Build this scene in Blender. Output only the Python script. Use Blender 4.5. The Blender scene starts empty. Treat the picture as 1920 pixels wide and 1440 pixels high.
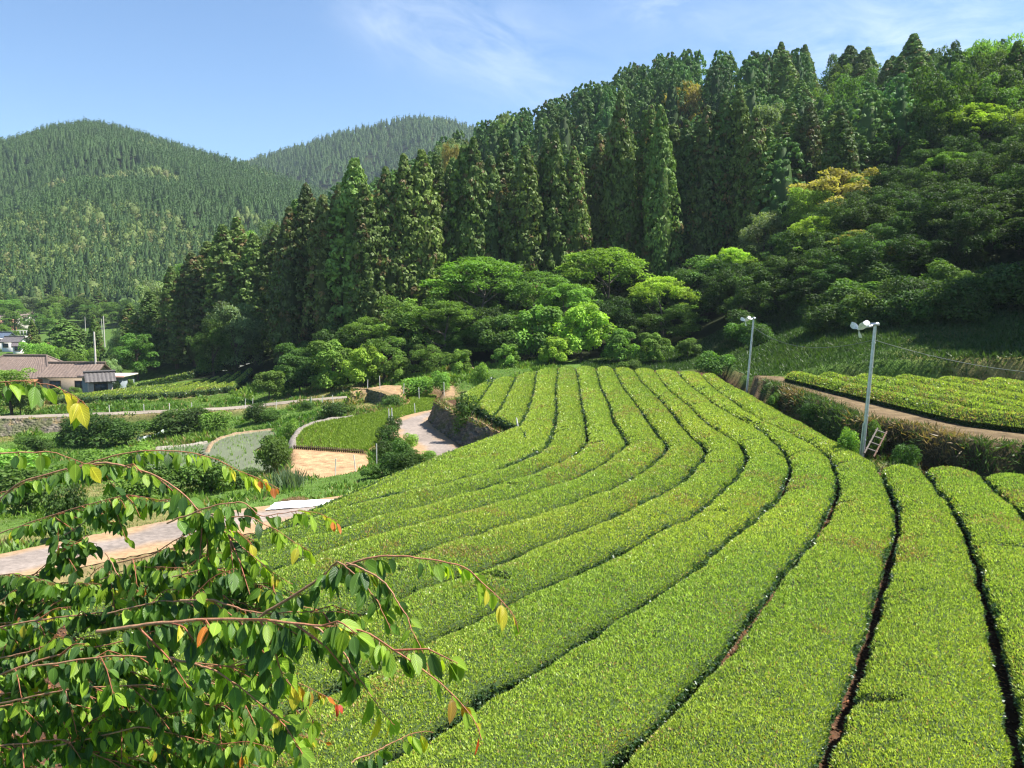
import bpy, math, random
import numpy as np
from mathutils import Vector, Matrix

R_ = math.radians
rng = np.random.default_rng(7)
random.seed(7)
scene = bpy.context.scene
COL = scene.collection

# ------------------------------------------------------------------ camera
F = 1500.0            # focal length in pixels of the 1920 x 1440 photograph
HY = 565.0            # row of the true horizon
CZ = 7.3              # eye height above the tea field
PITCH = math.atan((720 - HY) / F)
cam_d = bpy.data.cameras.new("camera")
cam_d.sensor_width = 36.0
cam_d.lens = 36.0 * F / 1920
cam_d.clip_start = 0.05
cam_d.clip_end = 6000
cam = bpy.data.objects.new("camera", cam_d)
COL.objects.link(cam)
cam.location = (0, 0, CZ)
cam.rotation_euler = (math.pi / 2 - PITCH, 0, 0)
scene.camera = cam

def ray(px, py):
    px = np.asarray(px, float); py = np.asarray(py, float)
    x = (px - 960) / F; u = -(py - 720) / F
    c, s = math.cos(PITCH), math.sin(PITCH)
    return np.stack([x, c + u * s, -s + u * c], -1)
def P(px, py, z):            # where the sight line meets the level z
    d = ray(px, py)
    return np.array([0, 0, CZ]) + d * ((z - CZ) / d[..., 2])[..., None]
def PL(pts, z):
    a = np.array(pts, float)
    return P(a[:, 0], a[:, 1], z)
def D(px, py, dep):          # the point of a sight line at a given distance ahead
    d = ray(px, py)
    return np.array([0, 0, CZ]) + d * (np.asarray(dep, float) / d[..., 1])[..., None]

# ------------------------------------------------------------------ sky, sun, exposure
SUN_AZ, SUN_EL = 86.0, 58.0          # degrees, azimuth clockwise from straight ahead
scene.view_settings.view_transform = 'Standard'
scene.view_settings.look = 'None'
scene.view_settings.exposure = 1.32
scene.view_settings.gamma = 1.0
scene.cycles.use_denoising = True
scene.cycles.denoising_input_passes = 'RGB_ALBEDO_NORMAL'
scene.cycles.denoising_prefilter = 'ACCURATE'
scene.cycles.pixel_filter_type = 'BLACKMAN_HARRIS'
scene.cycles.filter_width = 1.25
w = bpy.data.worlds.new("World"); scene.world = w
w.use_nodes = True
nt = w.node_tree; N = nt.nodes; L = nt.links
N.clear()
out = N.new('ShaderNodeOutputWorld'); bg = N.new('ShaderNodeBackground')
sky = N.new('ShaderNodeTexSky'); sky.sky_type = 'NISHITA'; sky.sun_disc = False
sky.sun_elevation = R_(SUN_EL); sky.sun_rotation = R_(SUN_AZ)
sky.altitude = 100; sky.air_density = 1.0; sky.dust_density = 0.3; sky.ozone_density = 3.5
bg.inputs['Strength'].default_value = 0.083
tc = N.new('ShaderNodeTexCoord')
def vmath(op, a, b):
    n = N.new('ShaderNodeVectorMath'); n.operation = op
    for i, q in enumerate((a, b)):
        if q is None: continue
        if hasattr(q, 'is_linked'): L.new(q, n.inputs[i])
        else: n.inputs[i].default_value = q
    return n
def smath(op, a, b=0.0, clamp=False):
    n = N.new('ShaderNodeMath'); n.operation = op; n.use_clamp = clamp
    for i, q in enumerate((a, b)):
        if hasattr(q, 'is_linked'): L.new(q, n.inputs[i])
        else: n.inputs[i].default_value = q
    return n.outputs[0]
wisps = [  # centre pixel, direction pixel vector, half length, half width, strength
    ((880, 65), (240, 95), 190, 75, 0.32), ((1010, 165), (120, 60), 110, 30, 0.18),
    ((720, 30), (60, 70), 60, 50, 0.22), ((1235, 18), (90, -8), 95, 26, 0.32),
    ((1790, 70), (200, -18), 330, 95, 0.42), ((1500, 60), (200, 30), 200, 60, 0.12)]
mask = None
for (c, v, hl, hw, st) in wisps:
    cd = ray(*c); cd = cd / np.linalg.norm(cd)
    e2 = ray(c[0] + v[0], c[1] + v[1]); e2 = e2 / np.linalg.norm(e2) - cd
    e2 = e2 - cd * e2.dot(cd); e2 /= np.linalg.norm(e2)
    e3 = np.cross(cd, e2)
    a = vmath('DOT_PRODUCT', tc.outputs['Generated'], tuple(e2)).outputs['Value']
    b = vmath('DOT_PRODUCT', tc.outputs['Generated'], tuple(e3)).outputs['Value']
    f = vmath('DOT_PRODUCT', tc.outputs['Generated'], tuple(cd)).outputs['Value']
    a1 = smath('MULTIPLY', a, F / hl); b1 = smath('MULTIPLY', b, F / hw)
    r2 = smath('ADD', smath('MULTIPLY', a1, a1), smath('MULTIPLY', b1, b1))
    g = smath('POWER', 2.718, smath('MULTIPLY', r2, -1.0))
    g = smath('MULTIPLY', g, smath('GREATER_THAN', f, 0.3))
    cmb = N.new('ShaderNodeCombineXYZ')
    L.new(smath('MULTIPLY', a, 9.0), cmb.inputs[0]); L.new(smath('MULTIPLY', b, 26.0), cmb.inputs[1])
    cmb.inputs[2].default_value = c[0] * 0.013
    nz = N.new('ShaderNodeTexNoise'); nz.inputs['Scale'].default_value = 1.0
    nz.inputs['Detail'].default_value = 7; nz.inputs['Roughness'].default_value = 0.62
    nz.inputs['Distortion'].default_value = 0.6
    L.new(cmb.outputs[0], nz.inputs['Vector'])
    mr = N.new('ShaderNodeMapRange'); mr.inputs['From Min'].default_value = 0.36; mr.inputs['From Max'].default_value = 0.75
    L.new(nz.outputs['Fac'], mr.inputs['Value'])
    m = smath('MULTIPLY', smath('MULTIPLY', g, mr.outputs[0]), st)
    mask = m if mask is None else smath('ADD', mask, m, True)
mix = N.new('ShaderNodeMixRGB'); mix.inputs['Color2'].default_value = (7.2, 7.6, 8.0, 1)
tint = N.new('ShaderNodeMixRGB'); tint.blend_type = 'MULTIPLY'; tint.inputs['Fac'].default_value = 1.0
tint.inputs['Color2'].default_value = (0.79, 0.88, 0.945, 1)      # a drier, bluer summer sky than the model's own
L.new(sky.outputs[0], tint.inputs['Color1'])
L.new(mask, mix.inputs['Fac']); L.new(tint.outputs[0], mix.inputs['Color1'])
L.new(mix.outputs[0], bg.inputs['Color']); L.new(bg.outputs[0], out.inputs['Surface'])
sd = bpy.data.lights.new("sun", 'SUN'); sd.energy = 4.8; sd.angle = R_(0.53); sd.color = (1.0, 0.955, 0.88)
so = bpy.data.objects.new("sun", sd); COL.objects.link(so)
az, el = R_(SUN_AZ), R_(SUN_EL)
to_sun = Vector((math.sin(az) * math.cos(el), math.cos(az) * math.cos(el), math.sin(el)))
so.rotation_euler = (-to_sun).to_track_quat('-Z', 'Y').to_euler()
so.location = (60, 10, 90)

HAZE = 0.00012
# ------------------------------------------------------------------ helpers
class MB:
    def __init__(s): s.v = []; s.q = []; s.t = []; s.c = []; s.mq = []; s.mt = []; s.uv = []; s.n = 0
    def add(s, v, f, c=(0.5, 0.5, 0.5), m=0, uv=None):
        v = np.asarray(v, float).reshape(-1, 3); f = np.asarray(f, int)
        c = np.asarray(c, float)
        if c.ndim == 1: c = np.tile(c, (len(v), 1))
        s.v.append(v); s.c.append(c[:, :3])
        s.uv.append(np.zeros((len(v), 2)) if uv is None else uv)
        if f.shape[1] == 4: s.q.append(f + s.n); s.mq.append(np.full(len(f), m))
        else: s.t.append(f + s.n); s.mt.append(np.full(len(f), m))
        s.n += len(v)
    def mesh(s, name, mats, smooth=False):
        v = np.concatenate(s.v).astype(np.float32)
        q = np.concatenate(s.q) if s.q else np.zeros((0, 4), int)
        t = np.concatenate(s.t) if s.t else np.zeros((0, 3), int)
        me = bpy.data.meshes.new(name)
        me.vertices.add(len(v)); me.vertices.foreach_set('co', v.ravel())
        idx = np.concatenate([q.ravel(), t.ravel()]).astype(np.int32)
        me.loops.add(len(idx)); me.loops.foreach_set('vertex_index', idx)
        st = np.concatenate([np.arange(len(q)) * 4, len(q) * 4 + np.arange(len(t)) * 3]).astype(np.int32)
        me.polygons.add(len(st)); me.polygons.foreach_set('loop_start', st)
        mi = np.concatenate([np.concatenate(s.mq) if s.mq else [], np.concatenate(s.mt) if s.mt else []]).astype(np.int32)
        for m in mats: me.materials.append(m)
        me.polygons.foreach_set('material_index', mi)
        me.update(calc_edges=True)
        ca = me.color_attributes.new('Col', 'FLOAT_COLOR', 'POINT')
        c4 = np.ones((len(v), 4), np.float32); c4[:, :3] = np.concatenate(s.c)
        ca.data.foreach_set('color', c4.ravel())
        uv = np.concatenate(s.uv).astype(np.float32)
        if np.any(uv):
            ul = me.uv_layers.new(name='UVMap'); ul.data.foreach_set('uv', uv[idx].ravel())
        if smooth: me.polygons.foreach_set('use_smooth', np.ones(len(st), bool))
        return me
    def build(s, name, mats, parent=None, smooth=False):
        return link(name, s.mesh(name, mats if isinstance(mats, (list, tuple)) else [mats], smooth), parent)
def link(name, me, parent=None):
    o = bpy.data.objects.new(name, me); COL.objects.link(o)
    if parent is not None: o.parent = parent
    return o
def tag(o, label=None, cat=None, group=None, kind=None):
    if label: o['label'] = label
    if cat: o['category'] = cat
    if group: o['group'] = group
    if kind: o['kind'] = kind
    return o
def thing(name, label, cat, loc=(0, 0, 0), rz=0.0, group=None):
    o = bpy.data.objects.new(name, None); COL.objects.link(o)
    o.location = loc; o.rotation_euler = (0, 0, rz)
    return tag(o, label, cat, group)

def norm(a): return a / np.maximum(np.linalg.norm(a, axis=-1, keepdims=True), 1e-9)
def rdir(n): return norm(rng.normal(size=(n, 3)))
def leaf_quads(mb, p, d, nrm, ln, wd, col, m=0, fold=0.12):
    """diamond shaped leaves: base p, axis d, facing nrm"""
    n = len(p)
    d = norm(d); sdv = norm(np.cross(d, nrm)); up = np.cross(sdv, d)
    ln = np.broadcast_to(ln, (n,))[:, None]; wd = np.broadcast_to(wd, (n,))[:, None]
    v = np.stack([p, p + d * ln * 0.45 + sdv * wd * 0.5 + up * ln * fold, p + d * ln, p + d * ln * 0.45 - sdv * wd * 0.5 + up * ln * fold], 1)
    col = np.broadcast_to(col, (n, 3))
    mb.add(v.reshape(-1, 3), np.arange(n * 4).reshape(n, 4), np.repeat(col, 4, 0), m)
def tube(mb, path, rad, sides=6, c=(0.1, 0.08, 0.06), m=0, cap=True):
    path = np.asarray(path, float); n = len(path)
    rad = np.broadcast_to(rad, (n,))
    t = norm(np.gradient(path, axis=0))
    ref = np.where(np.abs(t[:, 2:3]) > 0.9, np.array([[1., 0, 0]]), np.array([[0, 0, 1.]]))
    a = norm(np.cross(t, ref)); b = np.cross(t, a)
    an = np.arange(sides) * 2 * math.pi / sides
    v = path[:, None] + (a[:, None] * np.cos(an)[None, :, None] + b[:, None] * np.sin(an)[None, :, None]) * rad[:, None, None]
    i = np.arange(n - 1)[:, None] * sides; j = np.arange(sides)[None]; k = (j + 1) % sides
    f = np.stack([i + j, i + k, i + sides + k, i + sides + j], -1).reshape(-1, 4)
    v = v.reshape(-1, 3)
    mb.add(v, f, c, m)
    if cap:
        for base, cpt in ((0, path[0]), ((n - 1) * sides, path[-1])):
            vv = np.vstack([v[base:base + sides], cpt])
            mb.add(vv, np.stack([np.arange(sides), (np.arange(sides) + 1) % sides, np.full(sides, sides)], 1), c, m)
BOXF = np.array([[0, 1, 3, 2], [4, 6, 7, 5], [0, 4, 5, 1], [2, 3, 7, 6], [0, 2, 6, 4], [1, 5, 7, 3]])
def box(mb, c, size, rz=0.0, col=(0.5, 0.5, 0.5), m=0, M=None):
    g = np.array([[x, y, z] for x in (-.5, .5) for y in (-.5, .5) for z in (-.5, .5)]) * np.array(size)
    if M is not None: g = g @ np.array(M.to_3x3()).T
    cs, sn = math.cos(rz), math.sin(rz)
    g = np.stack([g[:, 0] * cs - g[:, 1] * sn, g[:, 0] * sn + g[:, 1] * cs, g[:, 2]], 1)
    mb.add(g + np.array(c), BOXF, col, m)
def grid_faces(nu, nv):
    i = np.arange(nu - 1)[:, None]; j = np.arange(nv - 1)[None]
    return np.stack([i * nv + j, i * nv + j + 1, (i + 1) * nv + j + 1, (i + 1) * nv + j], -1).reshape(-1, 4)
def resample(p, n):
    p = np.asarray(p, float)
    s = np.r_[0, np.cumsum(np.linalg.norm(np.diff(p, axis=0), axis=1))]
    q = np.linspace(0, s[-1], n)
    return np.stack([np.interp(q, s, p[:, i]) for i in range(p.shape[1])], 1)
def smooth_line(p, it=3):
    p = np.array(p, float)
    for _ in range(it):
        p[1:-1] = 0.25 * p[:-2] + 0.5 * p[1:-1] + 0.25 * p[2:]
    return p
# value noise in 2-D / 3-D
_perm = np.random.default_rng(3).random((64, 64))
def vnoise(x, y, sc=1.0, seed=0):
    x = np.asarray(x) / sc + seed * 17.3; y = np.asarray(y) / sc + seed * 9.1
    xi = np.floor(x).astype(int); yi = np.floor(y).astype(int); fx = x - xi; fy = y - yi
    fx = fx * fx * (3 - 2 * fx); fy = fy * fy * (3 - 2 * fy)
    g = lambda a, b: _perm[a % 64, b % 64]
    return (g(xi, yi) * (1 - fx) + g(xi + 1, yi) * fx) * (1 - fy) + (g(xi, yi + 1) * (1 - fx) + g(xi + 1, yi + 1) * fx) * fy
def fbm(x, y, sc, seed=0, o=4):
    r = 0; a = 0.5
    for k in range(o):
        r = r + a * vnoise(x, y, sc / 2 ** k, seed + k); a *= 0.5
    return r / (1 - 0.5 ** o)

# ------------------------------------------------------------------ materials
def new_mat(name):
    m = bpy.data.materials.new(name); m.use_nodes = True
    t = m.node_tree; b = t.nodes['Principled BSDF']
    return m, t, b
def leaf_mat(name, rough=0.5, spec=0.4, trans=0.35, tr_tint=(1.25, 1.3, 0.5), vary=0.35):
    m, t, b = new_mat(name)
    a = t.nodes.new('ShaderNodeAttribute'); a.attribute_name = 'Col'
    oi = t.nodes.new('ShaderNodeObjectInfo')
    hsv = t.nodes.new('ShaderNodeHueSaturation')
    mr = t.nodes.new('ShaderNodeMapRange'); mr.inputs['To Min'].default_value = 1 - vary; mr.inputs['To Max'].default_value = 1 + vary
    t.links.new(oi.outputs['Random'], mr.inputs['Value']); t.links.new(mr.outputs[0], hsv.inputs['Value'])
    mh = t.nodes.new('ShaderNodeMapRange'); mh.inputs['To Min'].default_value = 0.5 + 0.05 * vary; mh.inputs['To Max'].default_value = 0.5 - 0.05 * vary
    ml = t.nodes.new('ShaderNodeMath'); ml.operation = 'MULTIPLY'; ml.inputs[1].default_value = 7.31
    fr = t.nodes.new('ShaderNodeMath'); fr.operation = 'FRACT'
    t.links.new(oi.outputs['Random'], ml.inputs[0]); t.links.new(ml.outputs[0], fr.inputs[0])
    t.links.new(fr.outputs[0], mh.inputs['Value']); t.links.new(mh.outputs[0], hsv.inputs['Hue'])
    t.links.new(a.outputs['Color'], hsv.inputs['Color'])
    t.links.new(hsv.outputs[0], b.inputs['Base Color'])
    b.inputs['Roughness'].default_value = rough
    b.inputs['Specular IOR Level'].default_value = spec
    tr = t.nodes.new('ShaderNodeBsdfTranslucent')
    mx = t.nodes.new('ShaderNodeMixRGB'); mx.blend_type = 'MULTIPLY'; mx.inputs['Fac'].default_value = 1
    mx.inputs['Color2'].default_value = (*tr_tint, 1)
    t.links.new(hsv.outputs[0], mx.inputs['Color1']); t.links.new(mx.outputs[0], tr.inputs['Color'])
    ms = t.nodes.new('ShaderNodeMixShader'); ms.inputs['Fac'].default_value = trans
    t.links.new(b.outputs[0], ms.inputs[1]); t.links.new(tr.outputs[0], ms.inputs[2])
    t.links.new(ms.outputs[0], t.nodes['Material Output'].inputs['Surface'])
    return m
def attr_mat(name, rough=0.9, noise_sc=6.0, amt=0.35, bump=0.4, spec=0.2, detail=8, bump_sc=None, dist=0.05):
    """base colour from the zones of the mesh, broken up by noise"""
    m, t, b = new_mat(name)
    a = t.nodes.new('ShaderNodeAttribute'); a.attribute_name = 'Col'
    g = t.nodes.new('ShaderNodeNewGeometry')
    n = t.nodes.new('ShaderNodeTexNoise'); n.inputs['Scale'].default_value = noise_sc; n.inputs['Detail'].default_value = detail
    n.inputs['Roughness'].default_value = 0.65
    t.links.new(g.outputs['Position'], n.inputs['Vector'])
    mr = t.nodes.new('ShaderNodeMapRange'); mr.inputs['From Min'].default_value = 0.3; mr.inputs['From Max'].default_value = 0.7
    mr.inputs['To Min'].default_value = 1 - amt; mr.inputs['To Max'].default_value = 1 + amt
    t.links.new(n.outputs['Fac'], mr.inputs['Value'])
    mx = t.nodes.new('ShaderNodeVectorMath'); mx.operation = 'SCALE'
    t.links.new(a.outputs['Color'], mx.inputs[0]); t.links.new(mr.outputs[0], mx.inputs['Scale'])
    t.links.new(mx.outputs[0], b.inputs['Base Color'])
    b.inputs['Roughness'].default_value = rough; b.inputs['Specular IOR Level'].default_value = spec
    if bump:
        n2 = t.nodes.new('ShaderNodeTexNoise'); n2.inputs['Scale'].default_value = bump_sc or noise_sc * 2.5; n2.inputs['Detail'].default_value = 8
        t.links.new(g.outputs['Position'], n2.inputs['Vector'])
        bp = t.nodes.new('ShaderNodeBump'); bp.inputs['Strength'].default_value = bump; bp.inputs['Distance'].default_value = dist
        t.links.new(n2.outputs['Fac'], bp.inputs['Height']); t.links.new(bp.outputs[0], b.inputs['Normal'])
    return m
M_TEA = leaf_mat('tea_leaf', 0.38, 0.55, 0.42, (1.2, 1.25, 0.5), 0.05)
M_TEABODY = attr_mat('tea_twigs', 0.85, 9, 0.5, 0.8)
M_CEDAR = leaf_mat('cedar_needles', 0.6, 0.25, 0.22, (1.2, 1.3, 0.5), 0.30)
M_BROAD = leaf_mat('broad_leaf', 0.62, 0.22, 0.40, (1.25, 1.35, 0.45), 0.28)
M_FAR = leaf_mat('far_foliage', 0.65, 0.2, 0.2, (1.2, 1.3, 0.5), 0.0)
M_GRASS = leaf_mat('grass_blade', 0.5, 0.35, 0.38, (1.2, 1.3, 0.5), 0.0)
M_BARK = attr_mat('bark', 0.9, 14, 0.4, 0.8)
M_GROUND = attr_mat('ground', 0.95, 1.6, 0.45, 0.7, 0.1, bump_sc=9, dist=0.12)
M_STONE = attr_mat('old_stone', 0.9, 7, 0.45, 0.8, 0.25, bump_sc=22, dist=0.03)
M_PLAIN = attr_mat('weathered', 0.7, 5, 0.15, 0.2, 0.3)
M_TILE = attr_mat('roof_tile', 0.5, 3, 0.25, 0.1, 0.4)
M_WOOD = attr_mat('old_wood', 0.8, 10, 0.3, 0.3)

def metal_mat(name, col, rough, metallic):
    m, t, b = new_mat(name)
    n = t.nodes.new('ShaderNodeTexNoise'); n.inputs['Scale'].default_value = 9; n.inputs['Detail'].default_value = 5
    tcn = t.nodes.new('ShaderNodeTexCoord'); t.links.new(tcn.outputs['Object'], n.inputs['Vector'])
    cr = t.nodes.new('ShaderNodeValToRGB')
    cr.color_ramp.elements[0].position = 0.3; cr.color_ramp.elements[1].position = 0.7
    cr.color_ramp.elements[0].color = (*[q * 0.8 for q in col], 1); cr.color_ramp.elements[1].color = (*[min(1, q * 1.12) for q in col], 1)
    t.links.new(n.outputs['Fac'], cr.inputs[0]); t.links.new(cr.outputs[0], b.inputs['Base Color'])
    b.inputs['Roughness'].default_value = rough; b.inputs['Metallic'].default_value = metallic
    return m
M_GALV = metal_mat('galvanised_steel', (0.52, 0.55, 0.58), 0.38, 0.65)
M_WHITE = metal_mat('white_enamel', (0.78, 0.78, 0.78), 0.35, 0.0)
M_CABLE = metal_mat('cable_sheath', (0.10, 0.12, 0.11), 0.5, 0.0)

# ------------------------------------------------------------------ terrain heights
def seg_dist(X, Y, a, b):
    dx, dy = b[0] - a[0], b[1] - a[1]
    t = np.clip(((X - a[0]) * dx + (Y - a[1]) * dy) / max(dx * dx + dy * dy, 1e-9), 0, 1)
    return np.hypot(X - a[0] - t * dx, Y - a[1] - t * dy), t
def poly_sd(X, Y, poly):
    dm = np.full(X.shape, 1e9); ins = np.zeros(X.shape, bool); n = len(poly)
    for i in range(n):
        a, b = poly[i], poly[(i + 1) % n]
        d, _ = seg_dist(X, Y, a, b); dm = np.minimum(dm, d)
        c = ((a[1] > Y) != (b[1] > Y))
        with np.errstate(divide='ignore', invalid='ignore'):
            xc = (b[0] - a[0]) * (Y - a[1]) / (b[1] - a[1] + 1e-12) + a[0]
        ins ^= c & (X < xc)
    return np.where(ins, -dm, dm)
def path_nearest(X, Y, path):
    dm = np.full(X.shape, 1e9); z = np.zeros(X.shape)
    for i in range(len(path) - 1):
        d, t = seg_dist(X, Y, path[i], path[i + 1])
        zz = path[i][2] + t * (path[i + 1][2] - path[i][2])
        z = np.where(d < dm, zz, z); dm = np.minimum(dm, d)
    return dm, z
def sstep(a, b, x):
    t = np.clip((x - a) / (b - a), 0, 1); return t * t * (3 - 2 * t)

def px3(lst): return np.array([P(np.array(a), np.array(b), c) for a, b, c in lst])
FIELD_EDGE = [(855, 748), (819, 752), (838, 765), (862, 776), (890, 787), (927, 808), (965, 826), (985, 836)]
field_poly = np.vstack([
    PL([(1352, 697), (1250, 690), (1120, 686), (1040, 686), (1000, 693), (960, 702), (905, 720)], 0.3),
    PL(FIELD_EDGE, 0.0),
    PL([(1015, 842), (985, 866), (945, 882), (900, 897), (850, 910), (750, 931), (667, 952), (592, 975), (500, 1010), (400, 1047), (300, 1087), (200, 1127), (100, 1175)], 0.0),
    np.array([[-13, 14, 0], [-13, 7.5, 0], [13, 7.5, 0], [17, 12, 0]]),
    PL([(1990, 925), (1920, 900), (1840, 896), (1760, 876), (1700, 860), (1640, 858)], 0.62), PL([(1615, 846), (1565, 824), (1527, 801), (1447, 760), (1415, 741), (1385, 725)], 0.3)])[:, :2]
ZU = 1.62
upper_edge = PL([(1405, 709), (1430, 714), (1497, 735), (1570, 765), (1612, 784), (1660, 790), (1718, 799), (1793, 820), (1854, 832), (1920, 835), (2050, 850)], ZU)
upper_poly = np.vstack([upper_edge[:, :2], [[40, 22], [60, 40], [48, 50], [34, 53.5], [26, 57.5], [19, 61.5], [16, 60]]])
road_pts = np.array([P(np.array(a), np.array(b), c) for a, b, c in [
    (-420, 1150, -0.6), (-150, 1100, -0.8), (0, 1068, -0.9), (150, 1035, -1.0), (300, 1003, -1.0), (450, 975, -1.05), (560, 962, -1.1), (680, 945, -1.1),
    (790, 920, -1.15), (865, 893, -1.3), (862, 868, -1.45), (825, 843, -1.6), (790, 818, -1.7), (772, 798, -1.75), (790, 782, -1.8), (830, 773, -1.8), (880, 764, -1.8)]])
_rp = resample(road_pts, 120); road_c = smooth_line(_rp, 12)
farm_pts = np.array([P(np.array(a), np.array(b), c) for a, b, c in [
    (-400, 796, -5.1), (-150, 790, -5.1), (0, 783, -5.0), (200, 776, -4.8), (430, 766, -4.4), (500, 759, -4.2), (560, 752, -3.9), (620, 747, -3.6), (665, 744, -3.4)]])
farm_c = smooth_line(resample(farm_pts, 90), 6)
def cr2(lst): return [(400 + x / 3.2, 600 + y / 3.2) for x, y in lst]
P1_edge = cr2([(480, 770), (480, 720), (520, 660), (600, 622), (720, 597), (850, 580), (1000, 548), (1100, 530), (1160, 505), (1175, 480), (1130, 450), (1180, 438), (1350, 455), (1335, 530), (1310, 552), (1200, 570), (1090, 592), (1050, 625), (1030, 690), (1000, 740), (940, 775), (905, 800)])
Z1 = -2.6
P1 = PL(P1_edge, Z1)[:, :2]
seed_edge = cr2([(480, 770), (905, 800), (925, 850), (900, 908), (760, 935), (620, 948), (500, 925), (470, 880), (495, 850)])
SEED = PL(seed_edge, Z1)[:, :2]
Z2 = -4.2
P2 = PL([(500, 808), (443, 814), (411, 823), (396, 833), (389, 845), (395, 870), (430, 895), (500, 900), (520, 880), (480, 860), (472, 845), (490, 830), (515, 812)], Z2)[:, :2]
P3 = PL([(295, 842), (390, 832), (388, 848), (390, 870), (290, 880)], -4.6)[:, :2]
WT = PL([(660, 733), (700, 731), (725, 738), (760, 738), (765, 732), (800, 740), (850, 742), (850, 725), (720, 722)], -1.9)[:, :2]

ctl = []
def cp(px, py, z): ctl.append(P(np.array(px), np.array(py), z))
def cd(px, dep, z): ctl.append(np.array([(px - 960) / F * dep, dep, z]))
for q in [(0, 0), (-6, 0), (6, 0), (-12, 0), (14, 0), (0, -20), (-30, -20), (30, -20)]: ctl.append(np.array([*q, 5.6]))
for q, z in [((0, 5), 2.4), ((-6, 5), 2.4), ((8, 5), 2.4), ((0, 9), 0), ((-9, 9), 0), ((9, 9), 0), ((-20, 6), 2), ((-28, 15), -0.4), ((20, 10), 1.2), ((34, 14), 2)]: ctl.append(np.array([*q, z]))
for a in [(0, 850, -6.6), (150, 845, -6.6), (290, 835, -6.0), (-300, 860, -7), (0, 900, -5.6), (150, 910, -5.2), (300, 890, -5.2), (0, 960, -3.2), (200, 960, -3.0), (380, 930, -2.8),
          (480, 905, -3.4), (560, 925, -1.7), (640, 915, -1.9), (720, 910, -1.7), (780, 890, -1.5), (760, 870, -1.9), (0, 815, -6.4), (150, 812, -6.3), (330, 810, -6.0), (430, 800, -5.4),
          (0, 760, -5.3), (200, 757, -5.5), (430, 742, -5.0), (560, 740, -4.2), (640, 735, -3.5), (700, 745, -3.2), (640, 765, -3.3), (560, 775, -3.9), (480, 785, -4.6)]: cp(*a)
for a in [(90, 108, -6.5), (250, 110, -5.6), (400, 112, -5.2), (300, 122, -5.6), (430, 135, -4.2), (350, 135, -4.6), (60, 122, -7.0), (200, 124, -6.6), (-200, 120, -7.2), (100, 150, -9.5), (-100, 160, -10),
          (250, 150, -7), (0, 200, -9), (200, 200, -8.5), (0, 250, -6.0), (200, 250, -6.0), (0, 300, -2.5), (190, 300, -2.5), (-300, 300, 2), (-300, 200, -6),
          (300, 145, -3.0), (400, 140, -1.5), (500, 125, -2.5), (560, 108, -4.2), (480, 100, -4.9), (650, 100, -3.2), (620, 118, -1.5), (700, 120, 0), (750, 95, -2.0), (850, 92, -1.2),
          (900, 90, -0.6), (1000, 92, -0.2), (1120, 92, 0), (1250, 90, 0.3), (1340, 84, 0.6), (1000, 112, 1.5), (850, 112, 0.5), (1130, 115, 2.5), (1250, 112, 3), (750, 130, 2.5),
          (870, 135, 5.5), (1000, 132, 8), (1130, 132, 11), (1250, 132, 14), (1350, 128, 14), (1400, 70, 1.2), (1400, 90, 3.5), (1420, 110, 9), (1500, 62, 2.2), (1500, 76, 4.5), (1500, 100, 11), (1500, 130, 22),
          (1650, 58, 3), (1650, 72, 5.5), (1650, 95, 14), (1650, 120, 24), (1850, 54, 3.2), (1850, 66, 6), (1850, 85, 14), (1850, 110, 26), (1900, 140, 35), (2200, 52, 4), (2200, 70, 10), (2200, 100, 24), (2200, 140, 40),
          (1750, 150, 37), (1600, 165, 38), (1500, 200, 47), (1380, 200, 46), (1250, 180, 36), (1250, 230, 56), (1350, 240, 55), (1120, 180, 31), (1120, 235, 50), (1000, 180, 25), (1000, 240, 44), (870, 180, 18), (870, 240, 36),
          (700, 160, 9), (700, 220, 22), (600, 180, 13), (600, 230, 16), (500, 180, 9), (500, 230, 9), (380, 180, 2), (380, 240, 2), (700, 300, 20), (900, 320, 30), (1200, 320, 45), (1500, 300, 48), (1900, 220, 44), (2200, 220, 48),
          (400, 320, 4), (600, 330, 10)]: cd(*a)
ctl = np.array(ctl)
def _rbf_fit(c):
    d = np.linalg.norm(c[:, None, :2] - c[None, :, :2], axis=2)
    A = d + np.eye(len(c)) * 0.15
    n = len(c); Q = np.c_[np.ones(n), c[:, :2]]
    K = np.block([[A, Q], [Q.T, np.zeros((3, 3))]])
    return np.linalg.solve(K, np.r_[c[:, 2], 0, 0, 0])
RW = _rbf_fit(ctl)
def base_z(X, Y):
    sh = X.shape; x = X.ravel(); y = Y.ravel(); o = np.zeros(len(x))
    xc = np.clip(x, -330, 330); yc = np.clip(y, -30, 340)
    for s in range(0, len(x), 40000):
        sl = slice(s, s + 40000)
        d = np.hypot(xc[sl, None] - ctl[None, :, 0], yc[sl, None] - ctl[None, :, 1])
        o[sl] = d @ RW[:len(ctl)] + RW[-3] + RW[-2] * xc[sl] + RW[-1] * yc[sl]
    return o.reshape(sh)
m1 = np.array([(-900, 420), (-500, 350), (-200, 300), (0, 281), (60, 268), (120, 250), (180, 241), (240, 250), (300, 268), (360, 286), (420, 305), (475, 322), (560, 350), (650, 385), (800, 430), (1000, 480)], float)
m2 = np.array([(-300, 420), (200, 380), (400, 335), (475, 307), (550, 285), (650, 255), (750, 231), (800, 227), (850, 234), (900, 247), (1000, 275), (1300, 330), (1800, 400), (2600, 450)], float)
kn = np.array([(-300, 520), (0, 505), (60, 480), (110, 455), (200, 440), (270, 437), (330, 450), (370, 480), (420, 520), (520, 560)], float)
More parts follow.
